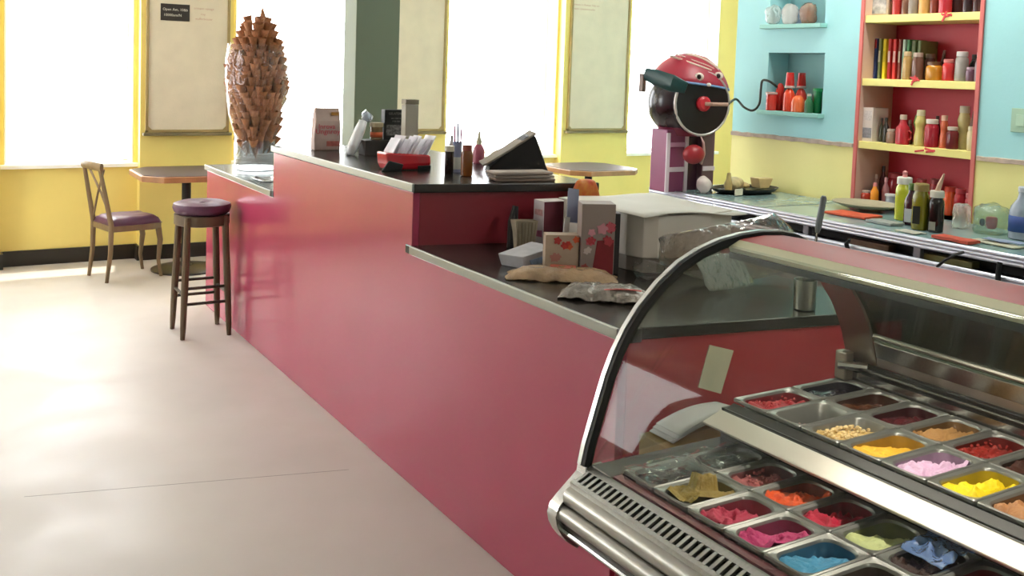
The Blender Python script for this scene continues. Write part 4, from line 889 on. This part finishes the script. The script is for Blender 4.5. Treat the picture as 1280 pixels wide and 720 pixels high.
t, r, h = sauce(1168.6, 290, 19, 52, '#1d1715', '#c6c2b4', 'black sauce bottle with white cap and slanting beige nozzle', 'jar', 0)
lb(MB().tube([(0, 0, h*.98), (.004, -.012, h*1.2), (.008, -.026, h*1.42)], .01, 10, [.014, .011, .004]), 'nozzle', M('#c9a58a', .5), t, smooth=AUTO)
lb(MB().box((-r*1.02, -r*.2, h*.06), (-r*.9, r*.6, h*.26)).xf(RZ(.4)), 'paper_label', M('#8f8d80', .6), t)
q = at(1192, 288, 2, ZB)
blob('plastic_bag', 'greyish clear plastic bag leaning behind the black sauce bottle', 'bag', (q.x+.10, q.y+.03, ZB+.06), (.045, .040, .072), FILMH, .012, 20, 11, zmin=ZB)
q = at(1236, 292, 2, ZB)
blob('plastic_bag', 'large clear bluish plastic bag with a red packet inside', 'bag', (q.x+.02, q.y, ZB+.065), (.085, .080, .085), clear('aqua_film', '#e4f2f0', 2.2, .15, .25, '#a9cccb', .9, 30), .014, 18, 12, zmin=ZB)
q = at(1239, 284, 0, q.x-.02)
small(MB().lathe([(.018, 0), (.026, .012), (.028, .05), (.022, .06)], 14, (q.x, q.y, ZB+.03)), 'red_packet', M('#c4262c', .4), 'small red packet inside the clear bluish bag', 'packet', smooth=AUTO)
small(MB().ball((q.x-.0, q.y+.05, ZB+.055), (.014, .014, .02), 12, 8), 'dark_stopper', M('#2b3638', .3), 'dark stopper inside the clear bluish bag', 'stopper', smooth=True)
q = at(1277, 299, 2, ZB); s = ppm(q)
t = jar('clear bottle with blue label at the edge of the back counter', 'bottle', q, 16/s, 66/s, '#8d98a4', '#b9bfc6', 'bottle', group=GB, lab='#2e4a8a', lidh=.1)
# spatula
zs = at(1030, 243, 1, 1.945).z; xs_ = at(1030, 270, 1, 1.945).x
t = thing('gelato_spatula', 'gelato spatula with grey handle standing in a small steel pot', 'spatula', (xs_-.01, 1.99, ZL))
a = Vector((xs_-.012, 1.99, ZL+.02)); b = at(1030, 245, 1, 1.945)
wb(MB().tube([a.lerp(b, .66), a.lerp(b, .70), a.lerp(b, .98), b], .009, 10, [.006, .0095, .0095, .006]), 'handle', M('#6d7274', .5), t, smooth=AUTO)
wb(MB().tube([a, a.lerp(b, .25), a.lerp(b, .48), a.lerp(b, .55), a.lerp(b, .66)], .01, 8, [.022, .024, .016, .007, .005], flat=(1, .3)), 'blade', STEEL2, t, smooth=AUTO)
small(MB().lathe([(.028, .001), (.032, .004), (.034, .09), (.031, .09), (.029, .008), (.0, .008)], 20, (a.x, 1.99, ZL)), 'steel_pot', STEEL, 'small steel pot holding the gelato spatula', 'pot', smooth=AUTO)
# ================================================================ on the low far worktop: tower of waffle cones
bx_, by_ = at(322, 213, 2, ZL).x, 6.05
WAF = M('#bd8058', .65, 0, .22, 70, .35, 160)
WAF2 = M('#a56a42', .65, 0, .22, 70, .35, 160)
PROFR = [(.06, .03), (.11, .045), (.21, .105), (.36, .148), (.513, .172), (.663, .168), (.814, .125), (.914, .075), (.96, .04)]
def envr(z):
    for (a, b), (c, d) in zip(PROFR, PROFR[1:]):
        if a <= z <= c: return b+(d-b)*(z-a)/(c-a)
    return PROFR[0][1] if z < .12 else .04
cm = MB().lathe([(.002, 0), (.016, .055), (.0285, .115), (.0300, .118), (.0275, .118), (.014, .060)], 12, cap1=False).build('waffle_cone', WAF, None, smooth=AUTO)
ME1 = cm.data; bpy.data.objects.remove(cm); ME2 = ME1.copy(); ME2.materials.clear(); ME2.materials.append(WAF2)
rr = random.Random(5); z = .10; lev = 0; ncone = 0
def put_cone(x, y, z, ax, ang, me):
    global ncone
    o = bpy.data.objects.new('waffle_cone', me); COL.objects.link(o)
    q = Matrix.Rotation(ang, 4, Vector(ax)) if Vector(ax).length else Matrix()
    o.matrix_world = Matrix.Translation((bx_+x, by_+y, ZL+z)) @ q @ Matrix.Scale(rr.uniform(.92, 1.08), 4)
    tag(o, ('golden brown' if me is ME1 else 'darker brown')+' waffle cone '+('low in the wrapped tower, close above the holder' if z < .28 else 'in the lower half of the wrapped tower' if z < .5 else 'in the upper half of the wrapped tower' if z < .7 else 'in the crown of the wrapped tower'), 'waffle cone', 'waffle cones in the tower'); ncone += 1
while z < .86:
    R = envr(z+.09)-.030; n = max(3, int(2*PI*R/.045)); off = rr.uniform(0, 1)
    for k in range(n):
        a = 2*PI*(k+off+.15*rr.uniform(-1, 1))/n; R2 = R+rr.uniform(-.010, .008)
        tl = .22+rr.uniform(-.12, .15) if z > .12 else .5
        put_cone(R2*math.cos(a)*(1-.0), R2*math.sin(a), z+rr.uniform(-.008, .008), (-math.sin(a), math.cos(a), 0), tl, ME1 if rr.random() < .65 else ME2)
    z += .041; lev += 1
put_cone(.0, .0, .84, (1, 0, 0), .1, ME1)
put_cone(.02, -.02, 1.02, (1, .4, 0), PI-.1, ME2)
put_cone(.0, .0, .07, (1, 0, 0), .0, ME1)
t = thing('cone_tower_wrap', 'clear cellophane wrap and round plastic holder around the waffle cone tower', 'cellophane', (bx_, by_, ZL))
lb(MB().lathe([(.115, .0), (.120, .004), (.122, .19), (.119, .19), (.117, .006), (.0, .006)], 32, cap0=True, cap1=False), 'holder', clear('clear_plastic', '#f2f4f4', 1.6, .05, .10, '#ffffff'), t, smooth=AUTO)
L = []
for k in range(17):
    zz = .02+.76*k/16; base = max(.128, envr(zz)+.022)+.012*(zz > .6)*(zz-.6)/.1
    L.append([((base+.010*noise.noise(Vector((math.cos(2*PI*i/40)*2, math.sin(2*PI*i/40)*2, zz*7))))*math.cos(2*PI*i/40), (base+.010*noise.noise(Vector((math.cos(2*PI*i/40)*2, math.sin(2*PI*i/40)*2, zz*7))))*math.sin(2*PI*i/40), zz+(.025*noise.noise(Vector((i*.5, 3, 1))) if k == 16 else 0)) for i in range(40)])
lb(MB().lathe([(max(.012, envr(zz)-.062), zz) for zz in [.16+.7*k/14 for k in range(15)]], 16), 'light_stop_core', M('#7a4a2c', .7, 0, .2, 40), t, smooth=AUTO)  # added filler, keeps window light from showing between the cones
lb(MB().loops(L, False, False), 'cellophane', CELLO, t, smooth=True, solid=.0008)
q = at(333, 225, 2, ZL)
small(MB().grid(lambda u, v: (q.x+(u-.5)*.12, q.y+(v-.5)*.22, ZL+.004+.012*abs(noise.noise(Vector((u*3, v*4, 2))))), 10, 12), 'foil_scrap', M('#d4d4d2', .25, .6), 'crumpled silver foil scrap beside the cone tower', 'foil', smooth=True, solid=.001)

# ================================================================ on the high worktop
def carton(name, label, loc, w, d, h, mat, rz=0, cat='box', bevel=.003):
    t = thing(name, label, cat, loc, rz)
    lb(MB().box((-w/2, -d/2, 0), (w/2, d/2, h)), 'box', mat, t, bevel=bevel); return t
# paper flour bag
q = at(410, 188, 2, ZH)
t = thing('paper_bag', 'printed white and red paper bag with folded top on the high worktop', 'paper bag', (q.x, q.y+.04, ZH), -.1)
hw, hd, hh = .066, .04, .215
lb(MB().loops([[(-hw, -hd, 0), (hw, -hd, 0), (hw, hd, 0), (-hw, hd, 0)], [(-hw-.004, -hd-.004, .06), (hw+.003, -hd-.003, .06), (hw, hd, .06), (-hw, hd, .06)], [(-hw+.006, -hd+.004, .15), (hw, -hd, .15), (hw, hd, .15), (-hw+.004, hd, .15)], [(-hw+.006, -.012, hh), (hw, -.012, hh), (hw, .012, hh), (-hw+.006, .012, hh)]]), 'bag', M('#b39a90', .7, 0, .08, 20), t, bevel=.004)
text('Inrova', .034, M('#c2304a', .6), t, T(-.006, -hd-.0055, .122) @ FACE_Y)
text('Ungnroy', .036, M('#c2304a', .6), t, T(0, -hd-.0055, .096) @ FACE_Y)
lb(MB().box((-.005, -hd-.006, .022), (hw-.006, -hd-.003, .048)), 'print', M('#a85a52', .6, 0, .25, 60), t)
lb(MB().box((hw-.045, -.03, .178), (hw-.008, -.024, .195)), 'print', M('#a8742c', .6), t)
# white wrapped bouquet-like roll
q = at(437, 194, 2, ZH)
t = thing('wrapped_roll', 'white film-wrapped roll leaning upright beside the paper bag', 'packet', (q.x, q.y, ZH))
a = Vector((0, 0, .004)); b = Vector((.075, .02, .165)); c = Vector((.105, .02, .205))
lb(MB().tube([a, a.lerp(b, .3), a.lerp(b, .7), b], .02, 14, [.024, .026, .026, .022]).jig(.004, 60, 1), 'roll', M('#f6f6f8', .3, 0, .04, 30, .3, 50), t, smooth=True)
lb(MB().tube([b, b.lerp(c, .5), c], .02, 12, [.014, .03, .026]).jig(.012, 50, 2), 'twisted_end', clear('grey_film', '#d8dce2', 2.2, .15, .5, '#b9bec8', .9, 40), t, smooth=True)
# dark carton carrying a tub and a black box
q = at(462, 196, 2, ZH)
t = carton('dark_carton', 'low dark brown carton carrying the black printed box', (q.x+.10, q.y+.09, ZH), .20, .11, .075, M('#2f2620', .5, 0, .1, 10), -.1)
dz = ZH+.0755
q2 = at(454, 178, 1, q.y+.08)
t = jar('small orange tub standing on the low dark carton', 'tub', (q.x+.072, q.y+.09, dz), .03, .085, '#7c6648', '#a59474', 'tub', lidh=.25, lab='#c4592c')
t = carton('printed_box', 'black printed box standing on the low dark carton', (q.x+.165, q.y+.09, dz), .118, .05, .150, M('#15110f', .45), -.05)
lb(MB().box((-.05, -.0262, .022), (.045, -.025, .075)), 'print', M('#8a8280', .6, 0, .5, 90, 0, None, .5, 0, 0, '', None, '#3a3432'), t)
text('GELATERIA', .016, M('#7d7773', .6), t, T(0, -.0262, .130) @ FACE_Y); text('san marco', .013, M('#7d7773', .6), t, T(0, -.0262, .108) @ FACE_Y); text('1938 000', .011, M('#7d7773', .6), t, T(0, -.0262, .092) @ FACE_Y)
# tall beige box sleeve behind
q = at(511, 190, 1, 4.25)
t = thing('card_sleeve', 'tall grey-beige cardboard sleeve with flared foot on the high worktop', 'card box', (xat(511, 4.25, ZH), 4.25, ZH))
lb(MB().loops([[(-.048, -.03, 0), (.048, -.03, 0), (.048, .03, 0), (-.048, .03, 0)], [(-.045, -.028, .10), (.045, -.028, .10), (.045, .028, .10), (-.045, .028, .10)], [(-.034, -.024, .115), (.034, -.024, .115), (.034, .024, .115), (-.034, .024, .115)], [(-.034, -.024, .26), (.034, -.024, .26), (.034, .024, .26), (-.034, .024, .26)]]), 'sleeve', M('#a79f90', .6, 0, .05, 10), t, bevel=.002)
lb(MB().box((-.035, -.025, .262), (.035, .025, .285)), 'sleeve_top', M('#7f7460', .6), t, bevel=.002)
lb(MB().box((-.046, -.030, .099), (.046, .030, .106)), 'fold_line', M('#7f7460', .6), t)
# red napkin dispenser
q = at(510, 213, 2, ZH)
t = thing('napkin_holder', 'red plastic napkin holder stuffed with white napkins', 'napkin holder', (q.x, q.y+.04, ZH), .06)
lb(MB().loops([[(-.095, -.045, .004), (.1, -.045, .004), (.1, .045, .004), (-.095, .045, .004)], [(-.105, -.05, .03), (.105, -.05, .03), (.105, .05, .03), (-.105, .05, .03)], [(-.112, -.046, .078), (.104, -.046, .064), (.104, .046, .064), (-.112, .046, .078)]]), 'body', M('#c01f2c', .25, 0, 0, 1, 0, None, .5, .3), t, bevel=.008)
lb(MB().prism([(-.135, .0), (-.04, .0), (-.03, .028), (-.10, .045)], 1, -.054, -.044), 'black_foot', BLACK, t, bevel=.004)
lb(MB().box((.04, -.052, .0), (.104, -.046, .02)), 'black_foot', BLACK, t, bevel=.003)
for k in range(9):
    x = -.085+.021*k; ln = .075+.012*math.sin(k*1.7)
    lb(MB().grid(lambda u, v: (x+.045*v*1.0+.004*math.sin(u*4+k), -.04+.08*u, .06+ln*v), 4, 3), 'napkin', M(['#ece8ee', '#e2dbe4', '#f2eff2'][k % 3], .7), t, solid=.003)
# bottles and straw cup
GH = 'bottles on the high worktop'
def hi(px, py, wpx, hpx): q = at(px, py, 2, ZH); s = ppm(q); return q, wpx/2/s, hpx/s
q, r, h = hi(561, 217, 11, 35); jar('dark brown syrup bottle with white lid beside the straw cup', 'bottle', q, r, h, '#2c1a14', '#cfc6b4', 'tub', lidh=.2, group=GH, name='syrup_bottle')
q, r, h = hi(583, 220, 15, 39); jar('amber brown bottle with red-brown screw cap', 'bottle', q, r, h, '#7a4218', '#8a3f2c', 'jar', lidh=.18, group=GH, name='amber_bottle')
q, r, h = hi(571, 215, 11, 38)
t = thing('straw_cup', 'grey-blue cup with white label holding drinking straws', 'cup', q)
lb(MB().lathe([(r*.9, 0), (r, .004), (r, h*.9), (r*1.1, h*.93), (r*1.1, h), (r*.95, h), (r*.9, h*.1), (0, h*.1)], 18, cap1=False), 'cup', M('#8d93b0', .35), t, smooth=AUTO)
lb(MB().lathe([(r*1.03, h*.1), (r*1.03, h*.5)], 18, cap0=False, cap1=False), 'paper_label', M('#c9c9bf', .6), t, solid=.001)
for k in range(6):
    a = k*1.05
    o = small(MB().tube([(q.x+.0105*math.cos(a), q.y+.0105*math.sin(a), ZH+h*.12), (q.x+.017*math.cos(a), q.y+.017*math.sin(a), ZH+h*1.52+.012*math.sin(k*2.1))], .0040, 6), 'drinking_straw', M(['#b3446a', '#3f3a5a', '#c9668a'][k % 3], .4), ['pink', 'dark violet', 'rose'][k % 3]+' drinking straw standing in the grey-blue cup', 'straw', 'straws in the cup', smooth=AUTO)
q, r, h = hi(598, 204, 15, 40); q = Vector((min(q.x, 2.27), q.y, ZH))
t = jar('pink squeeze bottle with pale pointed nozzle', 'bottle', q, r, h*.62, '#b0586a', None, 'flask', lidh=0, group=GH, name='squeeze_bottle')
lb(MB().lathe([(r*.45, h*.58), (r*.5, h*.70), (r*.3, h*.78), (r*.16, h), (.0, h)], 14), 'nozzle', M('#cfc0a0', .5), t, smooth=AUTO)
q, r, h = hi(581, 207, 9, 26); jar('small clear glass bottle behind the straw cup', 'bottle', q+Vector((.03, .19, 0)), r, h*1.3, '#b9b4b4', '#c9c4c4', 'bottle', group=GH)
# flat stack of brown paper bags
q = Vector((2.075, 3.235, ZH))
for k in range(3):
    mb = MB().grid(lambda u, v: ((u-.5)*.25, (v-.5)*.10, .0065+.0135*k+.0012*noise.noise(Vector((u*4, v*3, k)))), 12, 6).xf(T(q.x+.01-.006*k, q.y+.085, ZH) @ RZ(-.20+.03*k))
    small(mb, 'folded_paper_bag', M(['#8a7468', '#98867a', '#a5948a'][k], .7, 0, .08, 20), ['bottom flat brown paper bag of the stack before the black bag', 'middle flat brown paper bag of the stack before the black bag', 'top flat brown paper bag of the stack before the black bag'][k], 'paper bag', 'flat paper bags', smooth=True, solid=.010)
# black wedge bag with grey cover
q = at(674, 216, 2, ZH); x_ = min(q.x, 2.19)
t = thing('black_wedge_bag', 'black wedge-shaped bag with grey cloth draped over its slope', 'bag', (x_, 3.52, ZH), -.42)
W_, hz = .265, .168
tri = [(-W_/2, .001), (W_/2, .001), (W_/2-.065, hz), (W_/2-.10, hz*.98), (-W_/2+.01, .03)]
lb(MB().prism(tri, 1, -.02, .13), 'bag', M('#17120f', .6, 0, .1, 20), t, bevel=.006)
lb(MB().grid(lambda u, v: (-W_/2-.02+(W_-.045)*u, -.032+.185*v, .036+(hz-.026)*u**1.05+.004*noise.noise(Vector((u*5, v*4, 1)))), 14, 8), 'cloth_cover', M('#8f8377', .8, 0, .1, 14), t, smooth=True, solid=.008)
lb(MB().tube([(W_/2-.01, -.022, .010), (W_/2-.004, .10, .010)], .007, 8), 'zip_edge', M('#8d8a86', .4, .5), t, smooth=AUTO)

# ================================================================ on the low near worktop
def lo(px, py): return at(px, py, 2, ZL)
q = lo(655, 313)
t = thing('pleated_paper_bag', 'pleated cream paper bag standing open on the low worktop', 'paper bag', q, -.1)
h = .118
lb(MB().loops([[(-.036, -.012, 0), (.036, -.012, 0), (.036, .012, 0), (-.036, .012, 0)], [(-.042, -.016, h*.6), (.042, -.016, h*.6), (.042, .016, h*.6), (-.042, .016, h*.6)], [(-.050, -.022, h), (.044, -.022, h*.97), (.044, .022, h*.97), (-.050, .022, h)]], True, False), 'bag', M('#a89b82', .7, 0, .08, 30), t, solid=.002)
for k in range(6): lb(MB().tube([(-.030+.012*k, -.0135, .003), (-.038+.0145*k, -.024, h*.93)], .0013, 5), 'pleat', M('#8d806a', .7), t)
small(MB().tube([(q.x-.015, q.y+.065, ZL+.001), (q.x-.012, q.y+.068, ZL+.10), (q.x-.0, q.y+.072, ZL+.16)], .018, 10, [.02, .02, .012]), 'marker_pen', M('#1d1a1a', .4), 'black fat pen standing behind the pleated paper bag', 'pen', smooth=AUTO)
q = lo(690, 311)
t = thing('tall_carton', 'tall carton with white printed side and maroon side', 'box', (q.x, q.y+.02, ZL), -.08)
h = .185
lb(MB().box((-.05, -.04, 0), (.05, .04, h)), 'box', M('#6d2a38', .5, 0, .05, 8), t, bevel=.002)
lb(MB().box((-.0515, -.04, .0), (-.05, .04, h)), 'white_side', M('#c9bec0', .55), t)
lb(MB().box((-.05, -.04, h), (.05, .04, h+.0015)), 'white_top', M('#d8cdc6', .55), t)
lb(MB().prism([(-.034, .05), (.03, .045), (.036, .065), (-.03, .075)], 0, -.053, -.0515), 'print', M('#b36a8a', .6, 0, .2, 60), t)
lb(MB().prism([(-.034, .13), (.03, .13), (.03, .15), (-.03, .155)], 0, -.053, -.0515), 'print', M('#c99a98', .6, 0, .2, 60), t)
q = lo(663, 331)
t = thing('tray_box', 'flat white box with pale blue print before the tall carton', 'box', (q.x, q.y+.02, ZL), .35)
lb(MB().loops([[(-.085, -.05, 0), (.085, -.05, 0), (.085, .05, 0), (-.085, .05, 0)], [(-.10, -.055, .045), (.092, -.055, .058), (.092, .055, .062), (-.10, .055, .042)]]), 'box', M('#b9b6ba', .55, 0, .1, 25), t, bevel=.003)
lb(MB().prism([(-.05, .01), (.06, .01), (.06, .035), (-.06, .028)], 1, -.0565, -.0545), 'print', M('#8fa3c4', .6, 0, .35, 40), t)
# floral gift boxes
q = lo(722, 341)
t = thing('floral_box', 'small cream box printed with red flowers', 'box', (q.x-.045, q.y+.045, ZL), -.45)
h = .13
lb(MB().box((-.055, -.03, 0), (.06, .03, h)), 'box', M('#a8937e', .55, 0, .08, 15), t, bevel=.002)
def spots(t, n, x0, x1, z0, z1, y, cols, seed, r=.012):
    rr = random.Random(seed)
    for k in range(n):
        x, z, s = rr.uniform(x0, x1), rr.uniform(z0, z1), r*rr.uniform(.6, 1.2)
        pts = [(x+s*(1+.25*math.sin(5*a+k))*math.cos(a), z+s*(1+.25*math.sin(5*a+k))*math.sin(a)) for a in [2*PI*i/14 for i in range(14)]]
        lb(MB().prism(pts, 1, y-.0012-.00005*k, y), 'printed_flower', M(cols[k % len(cols)], .6), t)
spots(t, 7, -.02, .05, h*.62, h*.9, -.0305, ['#b8392c', '#a8302c', '#c4552f'], 2)
spots(t, 2, -.03, .0, h*.3, h*.5, -.0305, ['#a56a60'], 3, .018)
q = lo(756, 345)
t = thing('floral_gift_bag', 'upright gift bag printed with red and white flowers, dark gusset side', 'gift bag', (q.x+.01, q.y+.07, ZL), -.45)
h = .24
lb(MB().box((-.06, -.045, 0), (.055, .045, h)), 'bag', M('#8d7c74', .5, 0, .05, 10), t, bevel=.002)
lb(MB().box((.055, -.03, 0), (.075, .046, h*.86)), 'gusset', M('#2b2524', .6), t)
lb(MB().prism([(-.02, .0), (.052, .0), (.052, h*.5), (-.005, h*.48)], 1, -.0465, -.045), 'print', M('#7c1a22', .5, 0, .1, 20), t)
spots(t, 9, -.045, .045, h*.45, h*.72, -.0468, ['#a8353c', '#b8505a', '#8d2a34', '#c08088'], 4, .016)
spots(t, 3, -.05, -.03, h*.1, h*.4, -.0468, ['#b9a8a0', '#a04a44'], 6, .012)
def sheet(name, label, mat, px, py, Y, w_, h_, tiltz, lean, cat='card'):
    q = at(px, py, 1, Y)
    small(MB().box((-w_/2, -.0015, -h_/2), (w_/2, .0015, h_/2)).xf(Matrix.Translation(q) @ RZ(.3) @ Matrix.Rotation(tiltz, 4, 'Y') @ Matrix.Rotation(lean, 4, 'X')), name, mat, label, cat)
sheet('grey_card', 'grey-blue card sticking up behind the floral box', M('#7d7a8f', .5, 0, .08, 15), 716, 257, 2.82, .062, .12, .15, -.1)
sheet('grey_card', 'darker blue-grey card tucked beside the floral gift bag', M('#6d7690', .45, 0, .12, 15), 735, 275, 2.80, .085, .12, -.05, -.1)
sheet('white_card', 'narrow white card leaning on the small floral box', M('#c9c2c0', .5), 706, 300, 2.78, .03, .16, .12, 0)
q = at(735, 250, 1, 3.08)
blob('snack_bag', 'crumpled orange and yellow snack bag behind the gift bag', 'snack bag', (q.x+.02, 3.125, ZL+.13), (.065, .022, .130), M('#d8902c', .4, 0, .3, 24, 0, None, .5, 0, 0, '', None, '#c8321c'), .008, 22, 6, zmin=ZL)
# large white cardboard box with rounded front and lid sheet
Yb_ = 2.66
A, Bq = lo(780, 346), lo(872, 335)
t = thing('cake_box', 'large white cardboard cake box with curved front and overhanging lid', 'cake box', (2.33, 2.80, ZL))
fp = [(2.11, 2.60), (2.13, 2.535), (2.17, 2.51), (2.25, 2.50), (2.40, 2.505), (2.53, 2.54), (2.53, 2.98), (2.11, 2.98)]
hb_ = at(800, 283, 1, 2.52).z-ZL
fp = [(x, y+.06) for x, y in fp]
wb(MB().prism(fp, 2, ZL+.001, ZL+.150), 'box', M('#8d8379', .6, 0, .04, 6), t, bevel=.002)
wb(MB().prism([(x+(x-2.3)*.03, y+(y-2.8)*.03) for x, y in fp], 2, ZL+.052, ZL+.2), 'sleeve', M('#cfc6ba', .6, 0, .04, 6), t, bevel=.003)
def lidz(u, v): return (2.09+.47*u, 2.54+.52*v, ZL+.201+.012*math.sin(PI*u)*0+.010*(1-v)*math.sin(u*5)+.004*noise.noise(Vector((u*3, v*3, 5))))
wb(MB().grid(lidz, 14, 8), 'lid', M('#cfc9bd', .6, 0, .04, 5), t, smooth=True, solid=.004)
# plastic film roll on and beside the cake box
q = at(905, 290, 1, 2.34)
mb = MB().tube([at(828, 283, 1, 2.44), at(870, 287, 1, 2.40), at(920, 285, 1, 2.36), at(965, 280, 1, 2.33), at(985, 283, 1, 2.33)], .05, 16, [.03, .055, .06, .065, .045])
mb.v = [(x, y, z-.03) for x, y, z in mb.v]; mb.jig(.02, 16, 3).jig(.010, 45, 5)
z0_, z1_ = min(v[2] for v in mb.v), max(v[2] for v in mb.v)
mb.v = [(x, y, ZL+.001+(z-z0_)/(z1_-z0_)*(z1_-ZL-.001)) for x, y, z in mb.v]
o = mb.build('plastic_film_bundle', clear('brown_film', '#e4ddd4', 1.8, .10, .16, '#a5968a', 1.0, 30), None, smooth=True); tag(o, 'long crumpled bundle of clear plastic film against the cake box', 'plastic film')
small(MB().box((-.07, -.02, 0), (.09, .03, .06)).jig(.01, 25, 1).xf(T(at(930, 292, 1, 2.36).x, 2.36, ZL+.07) @ RZ(-.1)), 'red_packet', M('#a8302c', .45), 'red packet inside the plastic film bundle', 'packet', bevel=.004)
mb = MB().grid(lambda u, v: (at(835, 300, 1, 2.42).x+.20*u+.03*v, 2.30-.05*v, ZL+.012+.10*(1-v)), 12, 10).jig(.010, 22, 7)
mb.v = [(x, y, max(z, ZL+.0015)) for x, y, z in mb.v]
o = mb.build('plastic_sheet', FILMH, None, smooth=True, solid=.0006); tag(o, 'hanging clear plastic sheet in front of the cake box', 'plastic sheet')
# two film packs lying on the worktop
def pillow(name, label, c, ln, wd, th, rz, mat, amp, seed, cat='packet'):
    def fn(sgn):
        return lambda u, v: ((u-.5)*ln, (v-.5)*wd*(1-.12*abs(u*2-1)**4), (.006+th*max(0, (1-(abs(u*2-1))**4.0))**.8*max(0, 1-abs(v*2-1)**2.6)**.6) if sgn > 0 else .003)
    mb = MB().grid(fn(1), 26, 14); mb.grid(fn(-1), 26, 14)
    mb.jig(amp, 28, seed).jig(amp*.5, 70, seed+2); mb.v = [(x, y, max(z, .0008)) for x, y, z in mb.v]
    t = thing(name, label, cat, (c[0], c[1], ZL), rz); lb(mb, 'pack', mat, t, smooth=True); return t
a, b = lo(634, 346), lo(773, 353)
t = pillow('bread_pack', 'long tan paper-wrapped pack lying on the low worktop', ((a.x+b.x)/2, (a.y+b.y)/2+.005), (b-a).length, .12, .034, math.atan2(b.y-a.y, b.x-a.x), M('#a98a68', .25, 0, .25, 16, .6, 60, .5, .3), .009, 1)
lb(MB().grid(lambda u, v: (-.04+.085*u, -.02+.05*v, .0415+.0006*math.sin(u*9)), 4, 4), 'print', M('#a8432c', .5), t, solid=.001)
a, b = lo(706, 369), lo(814, 378)
t = pillow('foil_pack', 'silvery film pack with red stripe lying by the gelato case', ((a.x+b.x)/2, (a.y+b.y)/2+.01), (b-a).length*1.05, .15, .036, math.atan2(b.y-a.y, b.x-a.x), M('#8f877e', .16, .45, .3, 14, .9, 50), .012, 4)
lb(MB().grid(lambda u, v: (.0+.11*u, -.055+.012*v+.02*u, .036+.004*math.sin(u*3)), 6, 2), 'red_stripe', M('#b8342c', .4), t, solid=.001)
q = lo(800, 352)
blob('plastic_wad', 'clear crumpled plastic wad behind the silvery film pack', 'plastic', (q.x+.06, q.y+.03, ZL+.03), (.045, .035, .034), FILM, .012, 25, 8, zmin=ZL)
# added stand, box and sheets imitating reflections in the end glass
t = thing('added_gap_stand', 'low red stand added in the gap between counter and gelato case', 'stand', (1.72, 1.82, 0))
wb(MB().box((1.50, 1.735, 0), (2.05, 1.885, .640)), 'body', M('#7a2630', .4), t, bevel=.003)
t = thing('reflection_box', 'brown box standing for a reflection in the end glass of the case', 'box', (1.63, 1.82, .641), 0)
wb(MB().box((1.54, 1.745, .641), (1.74, 1.86, .705)), 'box', M('#8a6f42', .6, 0, .12, 12), t, bevel=.003)
for k in range(3):
    mb = MB().grid(lambda u, v: (1.56+.20*u+.01*k, 1.755+.09*v, .712+.008*k+.035*u*(1-.3*v)+.02*math.sin(PI*u)*.6), 8, 5)
    small(mb, 'paper_sheet', M(['#b9b4bb', '#cfcad2', '#dcd8de'][k], .6), ['lowest', 'middle', 'topmost'][k]+' pale sheet standing for a white reflection in the end glass', 'paper', 'sheets imitating a reflection', smooth=True, solid=.003)
